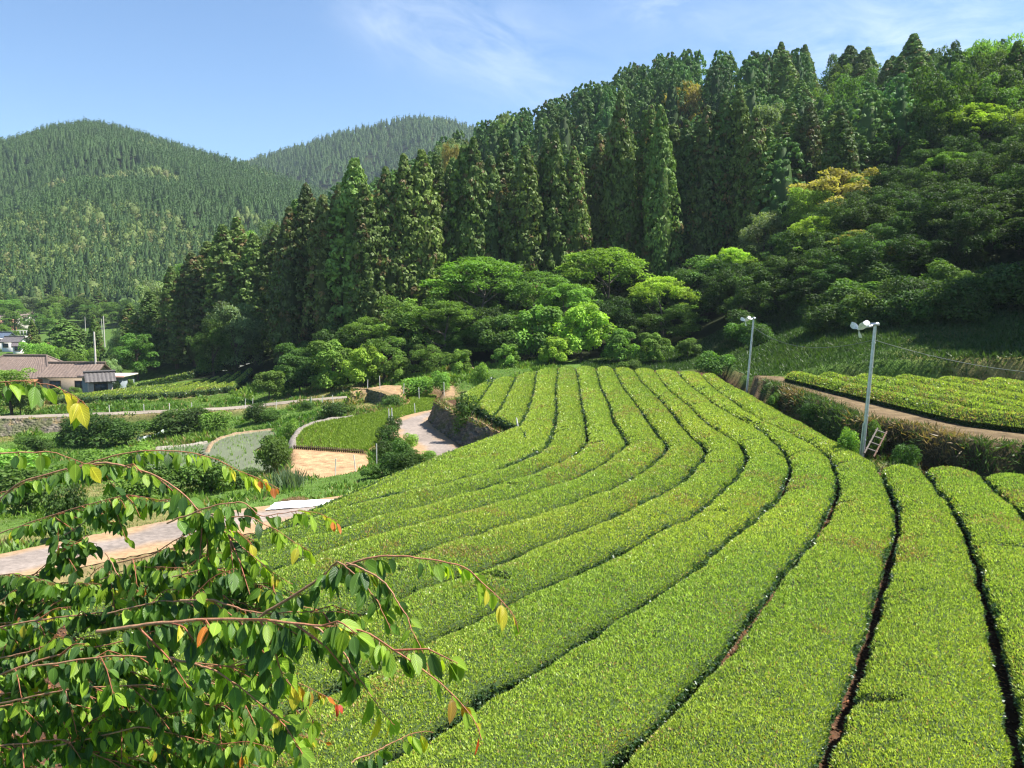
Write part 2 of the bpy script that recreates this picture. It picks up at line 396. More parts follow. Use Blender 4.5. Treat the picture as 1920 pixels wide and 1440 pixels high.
def mount_z(X, Y):
    px = 960 + F * X / np.maximum(Y, 1.0)
    def ridge(tab, d0, d1, th, seed, amp):
        top = CZ + (HY - np.interp(px, tab[:, 0], tab[:, 1])) / F * d1 - th
        t = np.clip((Y - d0) / (d1 - d0), 0, 1)
        z = -4 + (top + 4) * (t ** 0.85)
        z = np.where(Y > d1, top - (Y - d1) * 0.35, z)
        n = np.minimum(fbm(X, Y, 130, seed) - 0.66, 0.02) * amp * np.minimum(1, t * 3) * np.clip((1 - t) * 3, 0, 1)
        return np.where(Y > d0, z + n, -60)
    return np.maximum(np.maximum(ridge(m1, 320, 760, 6, 1, 100), ridge(m2, 640, 1180, 9, 5, 120)), ridge(kn, 330, 440, 8, 9, 14))
def terrain_z(X, Y, fine=True):
    X = np.asarray(X, float); Y = np.asarray(Y, float)
    z = base_z(X, Y)
    z = z + (fbm(X, Y, 3.0, 2) - 0.5) * 0.22
    z = np.maximum(z, mount_z(X, Y))
    if fine:
        d, pz = path_nearest(X, Y, farm_c); wt = 1 - sstep(1.3, 2.6, d); z = z * (1 - wt) + pz * wt
        for poly, pzc, bw in ((P2, Z2 - .12, 0.9), (P3, -4.72, 0.9), (WT, -1.9, 0.9), (P1, Z1 - 0.1, 0.8), (SEED, Z1, 0.9)):
            sdv = poly_sd(X, Y, poly); wt = 1 - sstep(0.0, bw, sdv); z = z * (1 - wt) + pzc * wt
        d, pz = path_nearest(X, Y, road_c); wt = 1 - sstep(1.75, 2.6, d); z = z * (1 - wt) + pz * wt
        sdv = poly_sd(X, Y, upper_poly); wt = 1 - sstep(0.0, 0.6, sdv); z = z * (1 - wt) + ZU * wt
        sdv = poly_sd(X, Y, field_poly); wt = 1 - sstep(-0.1, 0.28, sdv); z = z * (1 - wt) + 0.0 * wt
    return z
def gz(x, y): return float(terrain_z(np.array([x]), np.array([y]))[0])

# ---- ground sheets
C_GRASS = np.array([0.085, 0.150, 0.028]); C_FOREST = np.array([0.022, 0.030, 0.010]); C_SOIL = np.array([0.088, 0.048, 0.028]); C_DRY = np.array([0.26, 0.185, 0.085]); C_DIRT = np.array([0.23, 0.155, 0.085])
X0, X1, Y0, Y1, ST = -78.0, 48.0, -6.0, 134.0, 0.32
X1 = X0 + ST * round((X1 - X0) / ST); Y1 = Y0 + ST * round((Y1 - Y0) / ST)
gx = np.arange(X0, X1 + ST / 2, ST); gy = np.arange(Y0, Y1 + ST / 2, ST)
GX, GY = np.meshgrid(gx, gy, indexing='ij')
GZ = terrain_z(GX, GY)
def gzi(x, y):             # fast bilinear lookup on the near ground
    x = np.asarray(x, float); y = np.asarray(y, float)
    u = np.clip((x - X0) / ST, 0, len(gx) - 1.001); v = np.clip((y - Y0) / ST, 0, len(gy) - 1.001)
    i = u.astype(int); j = v.astype(int); a = u - i; b = v - j
    return GZ[i, j] * (1 - a) * (1 - b) + GZ[i + 1, j] * a * (1 - b) + GZ[i, j + 1] * (1 - a) * b + GZ[i + 1, j + 1] * a * b
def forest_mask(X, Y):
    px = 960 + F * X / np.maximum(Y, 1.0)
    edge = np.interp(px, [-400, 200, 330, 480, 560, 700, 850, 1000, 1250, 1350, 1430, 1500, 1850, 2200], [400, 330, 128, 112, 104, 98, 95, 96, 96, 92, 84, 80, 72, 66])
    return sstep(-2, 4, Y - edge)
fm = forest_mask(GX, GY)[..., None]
sf = poly_sd(GX, GY, field_poly)[..., None]; su = poly_sd(GX, GY, upper_poly)[..., None]
colr = C_GRASS * (0.75 + 0.5 * fbm(GX, GY, 5, 4))[..., None]
dry = sstep(0.5, 0.68, fbm(GX, GY, 7, 11))[..., None] * 0.6
colr = colr * (1 - dry) + C_DRY * dry
ue_d = path_nearest(GX, GY, upper_edge)[0][..., None]
bank = (1 - sstep(0, 0.5, np.abs(su) - 1.0)) * (ue_d < 3) * (sf > 0.3) * (GX[..., None] > 5)
colr = colr * (1 - bank) + np.array([0.055, 0.045, 0.022]) * bank  # bank soil darkened to stand in for the shadow it lies in
rd = path_nearest(GX, GY, road_c)[0][..., None]
wv = (1 - sstep(1.9, 3.0, rd)) * 0.8; colr = colr * (1 - wv) + C_DIRT * wv
fd = path_nearest(GX, GY, farm_c)[0][..., None]
wv = (1 - sstep(1.3, 2.4, fd)) * 0.8; colr = colr * (1 - wv) + C_DIRT * 0.9 * wv
wv = (1 - sstep(0.05, 0.5, poly_sd(GX, GY, SEED)))[..., None]; colr = colr * (1 - wv) + np.array([0.40, 0.25, 0.135]) * wv
wv = (1 - sstep(0.05, 0.8, poly_sd(GX, GY, WT)))[..., None]; colr = colr * (1 - wv) + np.array([0.30, 0.20, 0.11]) * wv
wv = (1 - sstep(0.1, 0.6, poly_sd(GX, GY, P1)))[..., None] * 0.8; colr = colr * (1 - wv) + np.array([0.17, 0.11, 0.05]) * wv
wv = (1 - sstep(0.1, 0.8, poly_sd(GX, GY, P2)))[..., None] * 0.8; colr = colr * (1 - wv) + np.array([0.16, 0.12, 0.06]) * wv
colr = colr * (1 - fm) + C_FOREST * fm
wv = 1 - sstep(-0.2, 0.4, sf); colr = colr * (1 - wv) + C_SOIL * wv
wv = 1 - sstep(-0.6, 0.2, su); colr = colr * (1 - wv) + np.array([0.150, 0.108, 0.060]) * wv
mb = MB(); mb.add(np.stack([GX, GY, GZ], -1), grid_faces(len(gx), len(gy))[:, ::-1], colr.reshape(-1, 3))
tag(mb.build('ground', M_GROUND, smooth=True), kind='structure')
# far ground: valley, hill and mountains
cs = 7.0
fx = np.concatenate([np.arange(X0 - cs * 110, X0, cs), np.linspace(X0, X1, 19), np.arange(X1 + cs, X1 + cs * 105, cs)])
fy = np.concatenate([np.linspace(-60, Y0, 8), np.linspace(Y0, Y1, 21)[1:], np.arange(Y1 + cs, 1500, cs)])
FX, FY = np.meshgrid(fx, fy, indexing='ij'); FZ = terrain_z(FX, FY, False)
on_edge = (FX >= X0 - .01) & (FX <= X1 + .01) & (FY >= Y0 - .01) & (FY <= Y1 + .01)
FZ = np.where(on_edge, terrain_z(FX, FY) - 0.05, FZ)
fcol = np.tile(C_FOREST * 1.2, (FX.size, 1)).reshape(*FX.shape, 3)
fmm = forest_mask(FX, FY)[..., None]
fcol = fcol * fmm + C_GRASS * 0.8 * (1 - fmm)
ff = grid_faces(len(fx), len(fy))
ctr = np.stack([FX, FY], -1).reshape(-1, 2)[ff].mean(1)
keep = ~((ctr[:, 0] > X0) & (ctr[:, 0] < X1) & (ctr[:, 1] > Y0) & (ctr[:, 1] < Y1))
mb = MB(); mb.add(np.stack([FX, FY, FZ], -1), ff[keep][:, ::-1], fcol.reshape(-1, 3))
tag(mb.build('hills', M_GROUND, smooth=True), kind='structure')

# ------------------------------------------------------------------ tea rows
G = {
'e0': [(930, 706), (905, 718), (880, 730), (862, 741), (858, 750), (870, 757)],
'g0': [(925, 712), (916, 725), (901, 745), (891, 759)],
'g1': [(968, 706), (965, 712), (950, 740), (939, 762), (924, 781)],
'g2': [(1008, 694), (1005, 702), (1000, 735), (987, 772), (974, 799)],
'g3': [(1046, 690), (1042, 730), (1043, 775), (1039, 800), (1030, 822), (1024, 837), (990, 857), (947, 874), (902, 887), (852, 900), (830, 906), (750, 921), (667, 942), (592, 965), (500, 1000), (400, 1037), (300, 1077), (200, 1117), (130, 1150)],
'g4': [(1079, 688), (1086, 722), (1090, 752), (1096, 780), (1100, 805), (1101, 825), (1090, 840), (1065, 857), (1027, 874), (995, 887), (890, 918), (800, 943), (700, 969), (600, 999), (500, 1030), (400, 1067), (300, 1107), (200, 1152), (120, 1190)],
'g5': [(1117, 689), (1127, 727), (1140, 750), (1152, 790), (1162, 805), (1176, 825), (1175, 832), (1152, 850), (1115, 875), (1077, 895), (1002, 917), (965, 930), (920, 942), (855, 962), (805, 975), (760, 984), (700, 1000), (585, 1035), (480, 1074), (380, 1113), (280, 1158), (150, 1222)],
'g6': [(1150, 690), (1170, 727), (1190, 752), (1207, 775), (1222, 797), (1240, 820), (1251, 832), (1247, 845), (1225, 865), (1190, 890), (1140, 915), (1065, 940), (990, 967), (927, 985), (865, 1005), (800, 1025), (725, 1050), (640, 1080), (540, 1118), (430, 1163), (330, 1208), (180, 1285)],
'g7': [(1187, 692), (1205, 717), (1230, 740), (1247, 757), (1265, 777), (1282, 800), (1297, 817), (1317, 832), (1324, 842), (1317, 858), (1297, 882), (1275, 904), (1215, 935), (1127, 975), (1052, 1002), (990, 1026), (935, 1052), (882, 1065), (810, 1092), (755, 1112), (660, 1150), (560, 1194), (450, 1245), (330, 1307), (190, 1385)],
'g8': [(1226, 693), (1255, 730), (1277, 747), (1300, 765), (1320, 787), (1345, 805), (1370, 820), (1387, 830), (1397, 842), (1400, 855), (1392, 875), (1375, 897), (1347, 922), (1315, 950), (1282, 972), (1235, 990), (1180, 1020), (1135, 1042), (1100, 1060), (1047, 1082), (1005, 1100), (960, 1121), (910, 1145), (835, 1180), (800, 1200), (722, 1235), (622, 1287), (560, 1314), (430, 1382), (330, 1442), (220, 1512)],
'g9': [(1270, 697), (1292, 720), (1322, 742), (1352, 765), (1372, 775), (1400, 790), (1430, 807), (1452, 827), (1470, 842), (1477, 857), (1481, 870), (1476, 895), (1467, 920), (1455, 935), (1430, 957), (1400, 980), (1365, 1007), (1335, 1031), (1305, 1060), (1272, 1085), (1235, 1105), (1197, 1130), (1155, 1155), (1110, 1180), (1072, 1205), (1022, 1235), (980, 1257), (950, 1275), (880, 1317), (822, 1362), (710, 1418), (620, 1475), (500, 1560)],
'g10': [(1313, 700), (1340, 727), (1370, 748), (1400, 770), (1440, 793), (1490, 815), (1527, 833), (1557, 857), (1567, 880), (1572, 905), (1567, 930), (1555, 957), (1540, 981), (1520, 1010), (1480, 1058), (1433, 1112), (1403, 1153), (1353, 1227), (1307, 1263), (1267, 1313), (1220, 1357), (1160, 1408), (1100, 1465), (1010, 1560)],
'g11': [(1345, 704), (1372, 722), (1415, 742), (1447, 762), (1492, 785), (1527, 802), (1565, 825), (1615, 848), (1642, 867), (1660, 897), (1675, 932), (1684, 965), (1682, 995), (1667, 1040), (1657, 1085), (1645, 1122), (1637, 1147), (1620, 1200), (1610, 1245), (1592, 1287), (1580, 1332), (1560, 1377), (1540, 1417), (1520, 1470), (1485, 1560)],
'g12': [(1728, 872), (1755, 910), (1782, 940), (1802, 975), (1817, 1010), (1832, 1050), (1838, 1088), (1850, 1120), (1862, 1157), (1870, 1205), (1887, 1260), (1897, 1305), (1902, 1350), (1910, 1405), (1912, 1470), (1910, 1560)],
}
TZ = 0.68
GW = {k: PL(v, TZ)[:, :2] for k, v in G.items()}
GW = {k: resample(smooth_line(resample(v, 260), 4), 260) for k, v in GW.items()}
def offset_line(p, d):
    t = norm(np.gradient(p, axis=0)); n = np.stack([-t[:, 1], t[:, 0]], 1)
    return smooth_line(p + n * d, 6)
GW['g13'] = offset_line(GW['g12'], 1.95); GW['g14'] = offset_line(GW['g12'], 3.9); GW['g15'] = offset_line(GW['g12'], 5.85)
for k, dep in (('g13', 1.2), ('g14', 2.0), ('g15', 2.6)):
    q = GW[k]; GW[k] = resample(q[q[:, 1] < GW['g12'][:, 1].max() - dep], 260)
g11b = GW['g11']; i0 = int(np.argmin(np.linalg.norm(g11b - P(np.array(1648), np.array(875), TZ)[:2], axis=1)))
GW['g11b'] = resample(g11b[i0:], 260)

def pair_lines(A, B, n=120):
    """walk two neighbouring gap lines together (dynamic time warping) so corners stay matched"""
    A = resample(A, n); B = resample(B, n)
    d = np.linalg.norm(A[:, None] - B[None], axis=2)
    acc = np.full((n, n), 1e18); acc[0, 0] = d[0, 0]; mv = np.zeros((n, n), int)
    dl = d.tolist(); al = acc.tolist()
    for i in range(n):
        ai = al[i]; ap = al[i - 1] if i else None
        for j in range(n):
            if i == 0 and j == 0: continue
            c = []
            if i and j: c.append((ap[j - 1] + 1.0 * dl[i][j], 0))
            if i: c.append((ap[j] + dl[i][j], 1))
            if j: c.append((ai[j - 1] + dl[i][j], 2))
            b = min(c); ai[j] = b[0]; mv[i, j] = b[1]
    path = []; i = j = n - 1
    while True:
        path.append((i, j))
        if i == 0 and j == 0: break
        m = mv[i, j]
        if m == 0: i -= 1; j -= 1
        elif m == 1: i -= 1
        else: j -= 1
    path = np.array(path[::-1], float)
    path = np.stack([smooth_line(path[:, k:k + 1], 8)[:, 0] for k in (0, 1)], 1)
    ii = np.arange(n)
    a = np.stack([np.interp(path[:, 0], ii, A[:, k]) for k in (0, 1)], 1)
    b = np.stack([np.interp(path[:, 1], ii, B[:, k]) for k in (0, 1)], 1)
    mid = (a + b) / 2
    s = np.r_[0, np.cumsum(np.linalg.norm(np.diff(mid, axis=0), axis=1))]
    m = max(8, int(s[-1] / 0.22)); q = np.linspace(0, s[-1], m)
    f = lambda z: np.stack([np.interp(q, s, z[:, k]) for k in (0, 1)], 1)
    return f(a), f(b), q

C_SHOOT = np.array([0.410, 0.525, 0.092]); C_MIDL = np.array([0.205, 0.300, 0.048]); C_MATURE = np.array([0.052, 0.108, 0.044]); C_TAN = np.array([0.40, 0.27, 0.12])
def in_view(p, margin=0.12):
    x = 960 + F * p[:, 0] / np.maximum(p[:, 1], 0.1)
    zc = (p[:, 2] - CZ) / np.maximum(p[:, 1], 0.1)
    return (x > -1920 * margin) & (x < 1920 * (1 + margin)) & (p[:, 1] > 3) & (zc > -0.78)
def tea_row(name, A, B, z0, label, group, gap=0.11, hgt=0.80, dens=1.0, arch=0.0, shoot=1.0, seed=0):
    a, b, q = pair_lines(A, B)
    n = len(q); wv = np.linalg.norm(b - a, axis=1)
    prof = [(0.16, 0.02, 0), (0.12, 0.22, 0), (0.02, 0.42, 0), (0.0, 0.54, 0), (0.05, 0.635, 0), (0.14, 0.70, 1), (0.3, 0.755, 1), (0.42, .785, 1), (0.5, 0.79, 1)]
    ins = np.array([p[0] for p in prof]); hz = np.array([p[1] for p in prof]); hz = hz - arch * np.array([0, 0, .5, .8, 1, .85, .45, .12, 0])
    ns = len(prof); m = 2 * ns - 1
    # end rounding
    dend = np.minimum(q, q[-1] - q); ew = np.sqrt(np.clip(1 - (1 - np.clip(dend / 0.8, 0, 1)) ** 2, 0.02, 1))
    u = (b - a) / wv[:, None]
    V = np.zeros((n, m, 3))
    for k in range(m):
        kk = k if k < ns else m - 1 - k
        if kk < 6: off = gap + ins[kk]; off = np.minimum(off, wv * 0.4)
        else:
            t = {6: 0.25, 7: 0.38, 8: 0.5}[kk]; off = gap + (wv - 2 * gap) * t
            off = np.maximum(off, np.minimum(gap + ins[5] + 0.06 * (kk - 5), wv * .5))
        c = off if k < ns else wv - off
        c = wv / 2 + (c - wv / 2) * ew
        V[:, k, :2] = a + u * c[:, None]
        V[:, k, 2] = hz[kk] * (hgt / 0.79) * (0.55 + 0.45 * ew if kk > 2 else 1)
    wob = (fbm(V[..., 0], V[..., 1], 0.9, 21 + seed) - 0.5) * 0.15 + (fbm(V[..., 0], V[..., 1], 0.3, 31) - 0.5) * 0.06
    V[..., 2] += wob * (V[..., 2] > 0.3)
    lat = (fbm(V[..., 0] * 1.0, V[..., 1], 0.5, 41 + seed) - 0.5) * 0.20
    sgn = np.where(np.arange(m) < ns, 1.0, -1.0)[None, :] * (np.abs(np.arange(m) - ns + 1) > 2)[None, :]
    V[..., :2] += u[:, None, :] * (lat * sgn)[..., None]
    for _ in range(int(q[-1] / 16)):          # short cross cuts where a bush is missing
        i_ = rng.integers(4, n - 4); k0 = rng.integers(3, 6); k1 = k0 + rng.integers(4, 7)
        V[i_, k0:k1, 2] -= rng.uniform(0.16, 0.34)
    V[..., 2] += z0
    fq = grid_faces(n, m)[:, ::-1]
    mb = MB()
    body = np.tile(np.array([0.040, 0.065, 0.018]), (n * m, 1))
    mb.add(V, fq, body, 0)
    # end caps
    for e, flip in ((0, False), (n - 1, True)):
        idx = np.arange(m); vv = V[e]
        c = vv.mean(0)[None]; tri = np.stack([idx[:-1], idx[1:], np.full(m - 1, m)], 1)
        mb.add(np.vstack([vv, c]), tri[:, ::-1] if flip else tri, body[0], 0)
    # leaves
    vf = V.reshape(-1, 3)[fq]
    ctr = vf.mean(1); nv = np.cross(vf[:, 2] - vf[:, 0], vf[:, 3] - vf[:, 1]); ar = np.linalg.norm(nv, axis=1) * 0.5
    nv = norm(nv); nv = np.where((nv[:, 2:3] < -0.6), -nv, nv)
    dist = np.linalg.norm(ctr - np.array([0, 0, CZ]), axis=1)
    Ln = 0.0016 * dist + 0.030
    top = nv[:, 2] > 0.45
    cov = np.where(top, 1.6, 1.5)
    cnt = ar * dens * cov / (Ln * Ln * 0.36) * in_view(ctr)
    k = rng.poisson(cnt); fi = np.repeat(np.arange(len(k)), k)
    if len(fi):
        ab = rng.random((len(fi), 2)); w4 = vf[fi]
        p = (w4[:, 0] * ((1 - ab[:, :1]) * (1 - ab[:, 1:])) + w4[:, 1] * (ab[:, :1] * (1 - ab[:, 1:])) + w4[:, 2] * (ab[:, :1] * ab[:, 1:]) + w4[:, 3] * ((1 - ab[:, :1]) * ab[:, 1:]))
        nn = nv[fi]; tp = top[fi]; ln = Ln[fi] * rng.uniform(0.7, 1.4, len(fi)) * np.where(tp, 1.0, 1.35)
        rd_ = rdir(len(fi))
        d = np.where(tp[:, None], np.array([0, 0, 1.0]) * 0.75 + nn * 0.3 + rd_ * 0.75, nn * 0.5 + rd_ * 0.8 + np.array([0, 0, -0.15]))
        fac = rdir(len(fi)) + nn * 0.3
        tanm = sstep(0.555, 0.74, fbm(p[:, 0], p[:, 1], 2.6, 51) * 0.6 + fbm(p[:, 0], p[:, 1], 0.8, 57) * 0.4)
        r = rng.random(len(fi)); edge = sstep(0.42, 0.68, p[:, 2] - z0)
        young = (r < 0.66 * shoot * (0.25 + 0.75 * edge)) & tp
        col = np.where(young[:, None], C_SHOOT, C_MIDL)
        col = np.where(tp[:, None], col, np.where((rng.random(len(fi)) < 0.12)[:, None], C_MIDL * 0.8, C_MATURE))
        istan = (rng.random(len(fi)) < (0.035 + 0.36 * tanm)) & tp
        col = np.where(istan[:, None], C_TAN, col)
        big = fbm(p[:, 0], p[:, 1], 6, 61)[:, None] - 0.5
        col = col * (1 + big * np.array([0.5, 0.25, 0.2])) * rng.uniform(0.72, 1.3, (len(fi), 1))
        wd = ln * np.where(tp, 0.36, 0.46)
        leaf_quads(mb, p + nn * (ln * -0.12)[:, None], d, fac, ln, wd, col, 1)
    o = mb.build(name, [M_TEABODY, M_TEA])
    tag(o, label, 'tea hedge', group)
    return o
ORD = ['first', 'second', 'third', 'fourth', 'fifth', 'sixth', 'seventh', 'eighth', 'ninth', 'tenth', 'eleventh', 'twelfth', 'thirteenth', 'fourteenth', 'fifteenth', 'sixteenth']
MG = 'clipped tea rows on the main terrace'
rows = [('e0', 'g0', 'shortest clipped tea row, at the far corner above the leafy wall bush'),
        ('g0', 'g1', 'short straight tea row, second from the far corner above the stone wall'),
        ('g1', 'g2', 'short straight tea row, third from the far corner above the stone wall'),
        ('g2', 'g3', 'straight tea row ending at the rubble corner of the stone wall'),
        ('g3', 'g4', 'outer curving tea row running along the edge of the concrete road'),
        ('g4', 'g5', 'curving tea row, second in from the concrete road'),
        ('g5', 'g6', 'curving tea row, third in from the concrete road'),
        ('g6', 'g7', 'curving tea row, fourth in from the concrete road'),
        ('g7', 'g8', 'curving tea row, fifth in from the concrete road'),
        ('g8', 'g9', 'curving tea row, sixth in from the concrete road'),
        ('g9', 'g10', 'curving tea row, seventh in, next but one to the shaded bank'),
        ('g10', 'g11', 'long curving tea row skirting the shaded bank and both fan poles'),
        ('g11b', 'g12', 'tea row whose rounded end meets the bank beside the near fan pole'),
        ('g12', 'g13', 'tea row ending at the bank, second right of the near fan pole'),
        ('g13', 'g14', 'tea row ending at the bank, third right of the near fan pole'),
        ('g14', 'g15', 'tea row ending at the bank, fourth right of the near fan pole')]
for i, (ka, kb, lab) in enumerate(rows):
    if ka in ('g14',): continue
    A, B = GW[ka], GW[kb]
    if ka in ('g12', 'g13', 'g14'): A, B = B[::-1], A[::-1]
    tea_row('tea_row', A, B, 0.0, lab, MG, gap=0.13, arch=0.06, seed=i % 5)
# upper terrace: rows run away from the viewer behind the bank
fe = PL([(1420, 706), (1430, 706), (1497, 722), (1570, 741), (1642, 759), (1703, 774), (1793, 796), (1920, 811), (2010, 822)], ZU + 0.1)[:, :2]
fe = smooth_line(resample(fe, 120), 10)
upl = [fe]
for k in range(7):
    upl.append(offset_line(resample(upl[-1], 120), 1.92 + 0.12 * k))
far_line = lambda x: 57.6 - (x - 18) * 0.40
UG = 'tea rows on the upper terrace'
for k in range(7):
    A, B = upl[k], upl[k + 1]
    A = A[A[:, 1] < far_line(A[:, 0])]; B = B[B[:, 1] < far_line(B[:, 0])]
    A = A[(A[:, 0] < 44)]; B = B[B[:, 0] < 44]
    if k == 0: A[:, 0] += 0.1
    tea_row('tea_row', A, B, ZU, ('clipped tea row at the very edge of the upper terrace above the bank' if k == 0 else f'clipped tea row on the upper terrace, {ORD[k]} back from the bank edge'), UG, arch=0.34, gap=0.26, seed=k % 5, hgt=0.74)
# small plots down by the tiled house
def plot(front, back, nrow, zf, zb, slant, lab, grp, hgt=1.0):
    f0, f1 = [P(np.array(p[0]), np.array(p[1]), zf) for p in front]; b0, b1 = [P(np.array(p[0]), np.array(p[1]), zb) for p in back]
    for k in range(nrow):
        def lin(t):
            s = np.linspace(0, 1, 30)[:, None]
            p = (f0 + (f1 - f0) * t)[None] * (1 - s) + (b0 + (b1 - b0) * t)[None] * s
            return p
        A, B = lin(k / nrow), lin((k + 1) / nrow)
        zz = float((A[:, 2].mean() + B[:, 2].mean()) / 2)
        o = tea_row('tea_row', A[:, :2], B[:, :2], 0.0, lab(k), grp, gap=0.24, arch=0.12, hgt=hgt, seed=k % 5)
        # let the hedge follow its gently sloping plot
        me = o.data; co = np.zeros(len(me.vertices) * 3, np.float32); me.vertices.foreach_get('co', co); co = co.reshape(-1, 3)
        co[:, 2] += gzi(co[:, 0], co[:, 1]) + 0.05; me.vertices.foreach_set('co', co.ravel()); me.update()
plot(((80, 756), (440, 741)), ((228, 733), (480, 720)), 12, -5.3, -5.1, 0, lambda k: f'small distant tea row below the tiled house, {ORD[k]} from the left along the farm road', 'small tea rows beside the farm road')
plot(((246, 722), (400, 700)), ((322, 702), (455, 690)), 8, -5.0, -4.2, 0, lambda k: f'stubby tea row at the forest foot beyond the farm road, {ORD[k]} from the house', 'stubby tea rows at the forest foot')

# ------------------------------------------------------------------ tree kinds (shared meshes)
def sphere_dirs(n, up=-1.0):
    d = rdir(n * 3); d = d[d[:, 2] > up]
    return d[:n]
C_CEDAR = np.array([0.118, 0.185, 0.036]); C_BROWN = np.array([0.17, 0.13, 0.045])
def cedar_crown(H, Rr, seed, col, n_puff=330, per=15, brown=0.05, base=0.06, ln=0.46, blunt=False):
    """tall narrow cedar: rounded puffs of upturned sprays on short boughs"""
    global rng; keep_r = rng; rng = np.random.default_rng(100 + seed)
    mb = MB(); pp = []
    hh = rng.random(n_puff) ** 0.85
    z = H * (base + (1 - base) * hh)
    prof = np.interp(hh, [0, 0.15, 0.4, 0.7, 0.88, 1], [0.75, 1.0, 1.0, 0.88, 0.62, 0.15] if blunt else [0.75, 1.0, 0.97, 0.70, 0.36, 0.04])
    an = rng.random(n_puff) * 2 * math.pi
    lump = 1 + 0.12 * np.sin(an * 3 + hh * 9 + seed) + 0.09 * np.sin(an * 2 - hh * 23 + seed * 2)
    rr = Rr * prof * lump * np.sqrt(rng.uniform(0.7, 1.0, n_puff))
    c = np.stack([rr * np.cos(an), rr * np.sin(an), z], 1)
    pr = np.interp(hh, [0, 0.7, 1], [0.68, 0.56, 0.25]) * rng.uniform(0.7, 1.35, n_puff) * H / 22
    # inner column, darker than the puffs, filling the crown
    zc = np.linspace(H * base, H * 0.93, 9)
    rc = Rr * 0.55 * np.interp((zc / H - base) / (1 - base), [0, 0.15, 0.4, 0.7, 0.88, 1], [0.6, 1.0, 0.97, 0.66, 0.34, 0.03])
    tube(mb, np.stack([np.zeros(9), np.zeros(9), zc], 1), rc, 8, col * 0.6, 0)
    d = rdir(n_puff * per).reshape(n_puff, per, 3)
    outw = norm(np.stack([np.cos(an), np.sin(an), np.full(n_puff, 0.75)], 1))
    d = norm(d + outw[:, None] * 0.7)
    p = c[:, None] + d * (pr[:, None, None] * rng.uniform(0.85, 1.05, (n_puff, per, 1))) * np.array([1, 1, 0.85])
    lc = col * rng.uniform(0.8, 1.25, (n_puff, 1))
    br = rng.random(n_puff) < brown; lc[br] = C_BROWN * rng.uniform(0.6, 1.1, (br.sum(), 1))
    lc = np.repeat(lc, per, 0) * rng.uniform(0.85, 1.18, (n_puff * per, 1))
    p = p.reshape(-1, 3); d = d.reshape(-1, 3)
    nr = norm(d + rdir(len(p)) * 0.42)
    ax = norm(np.cross(nr, rdir(len(p))) + np.array([0, 0, 0.25]))
    leaf_quads(mb, p - ax * ln * 0.5, ax, nr, ln * rng.uniform(0.75, 1.3, len(p)), ln * 0.7, lc, 0, 0.06)
    rng = keep_r
    return mb
def trunk_mb(H, r0, seed, limbs=0, spread=2.0, col=(0.10, 0.075, 0.055), top=1.0, lean=0.3, z0=0.35):
    rs = np.random.default_rng(500 + seed); mb = MB()
    t = np.linspace(0, 1, 9)
    path = np.stack([np.sin(t * 3 + seed) * lean * t, np.cos(t * 2.3 + seed) * lean * t - lean * 0, t * H * top], 1)
    path[0, 2] = -0.8
    tube(mb, path, r0 * (1 - 0.85 * t), 7, col)
    for k in range(limbs):
        h = rs.uniform(z0, 0.85); a = rs.random() * 6.283
        o = np.array([np.interp(h, t, path[:, i]) for i in range(3)])
        e = o + np.array([math.cos(a) * spread * rs.uniform(.6, 1), math.sin(a) * spread * rs.uniform(.6, 1), H * rs.uniform(0.1, 0.3)])
        m = (o + e) / 2 + np.array([0, 0, -0.15 * spread * rs.random()])
        q = resample(smooth_line(np.array([o, m, e]), 1), 5)
        tube(mb, q, r0 * 0.42 * np.linspace(1, 0.25, 5), 5, col, cap=False)
    return mb
def lobes_crown(lobes, n, ln, col, seed, var=0.3, flat=0.0, accents=None, droop=0.0, up=-0.45, wf=0.55):
    """crown of leaf-sized faces over many lobes; lobes: (cx,cy,cz,rx,ry,rz)"""
    global rng; keep_r = rng; rng = np.random.default_rng(900 + seed)
    mb = MB(); lobes = np.array(lobes, float)
    ar = (lobes[:, 3] * lobes[:, 4] + lobes[:, 5] * (lobes[:, 3] + lobes[:, 4])); pr = ar / ar.sum()
    li = rng.choice(len(lobes), n, p=pr)
    d = rdir(n); lowm = d[:, 2] < up; d[lowm, 2] *= -1
    lb = lobes[li]
    rad = np.where(rng.random(n) < 0.75, rng.uniform(0.86, 1.08, n), rng.uniform(0.5, 0.9, n))
    # clumpy surface
    ph = np.sin(d[:, 0] * 5 + li) * np.sin(d[:, 1] * 5 + li * 2) * np.sin(d[:, 2] * 4 + li * 3)
    rad = rad * (1 + 0.16 * ph)
    p = lb[:, :3] + d * lb[:, 3:6] * rad[:, None]
    nrm = norm(d / lb[:, 3:6] * lb[:, 3:6].min(1, keepdims=True) * (1 - flat) + np.array([0, 0, 1.0]) * (0.35 + flat) + rdir(n) * 0.55)
    ax = norm(np.cross(nrm, rdir(n)) + d * 0.35 + np.array([0, 0, -droop]))
    lobec = rng.uniform(1 - var, 1 + var, (len(lobes), 1))
    c = np.array(col) * lobec[li] * rng.uniform(0.75, 1.3, (n, 1))
    if accents is not None:
        acol, frac = accents
        hi = (d[:, 2] > 0.35) & (rng.random(n) < frac)
        c[hi] = np.array(acol) * rng.uniform(0.75, 1.2, (hi.sum(), 1))
    leaf_quads(mb, p, ax, nrm, ln * rng.uniform(0.65, 1.35, n), ln * wf, c, 0, 0.08)
    rng = keep_r
    return mb
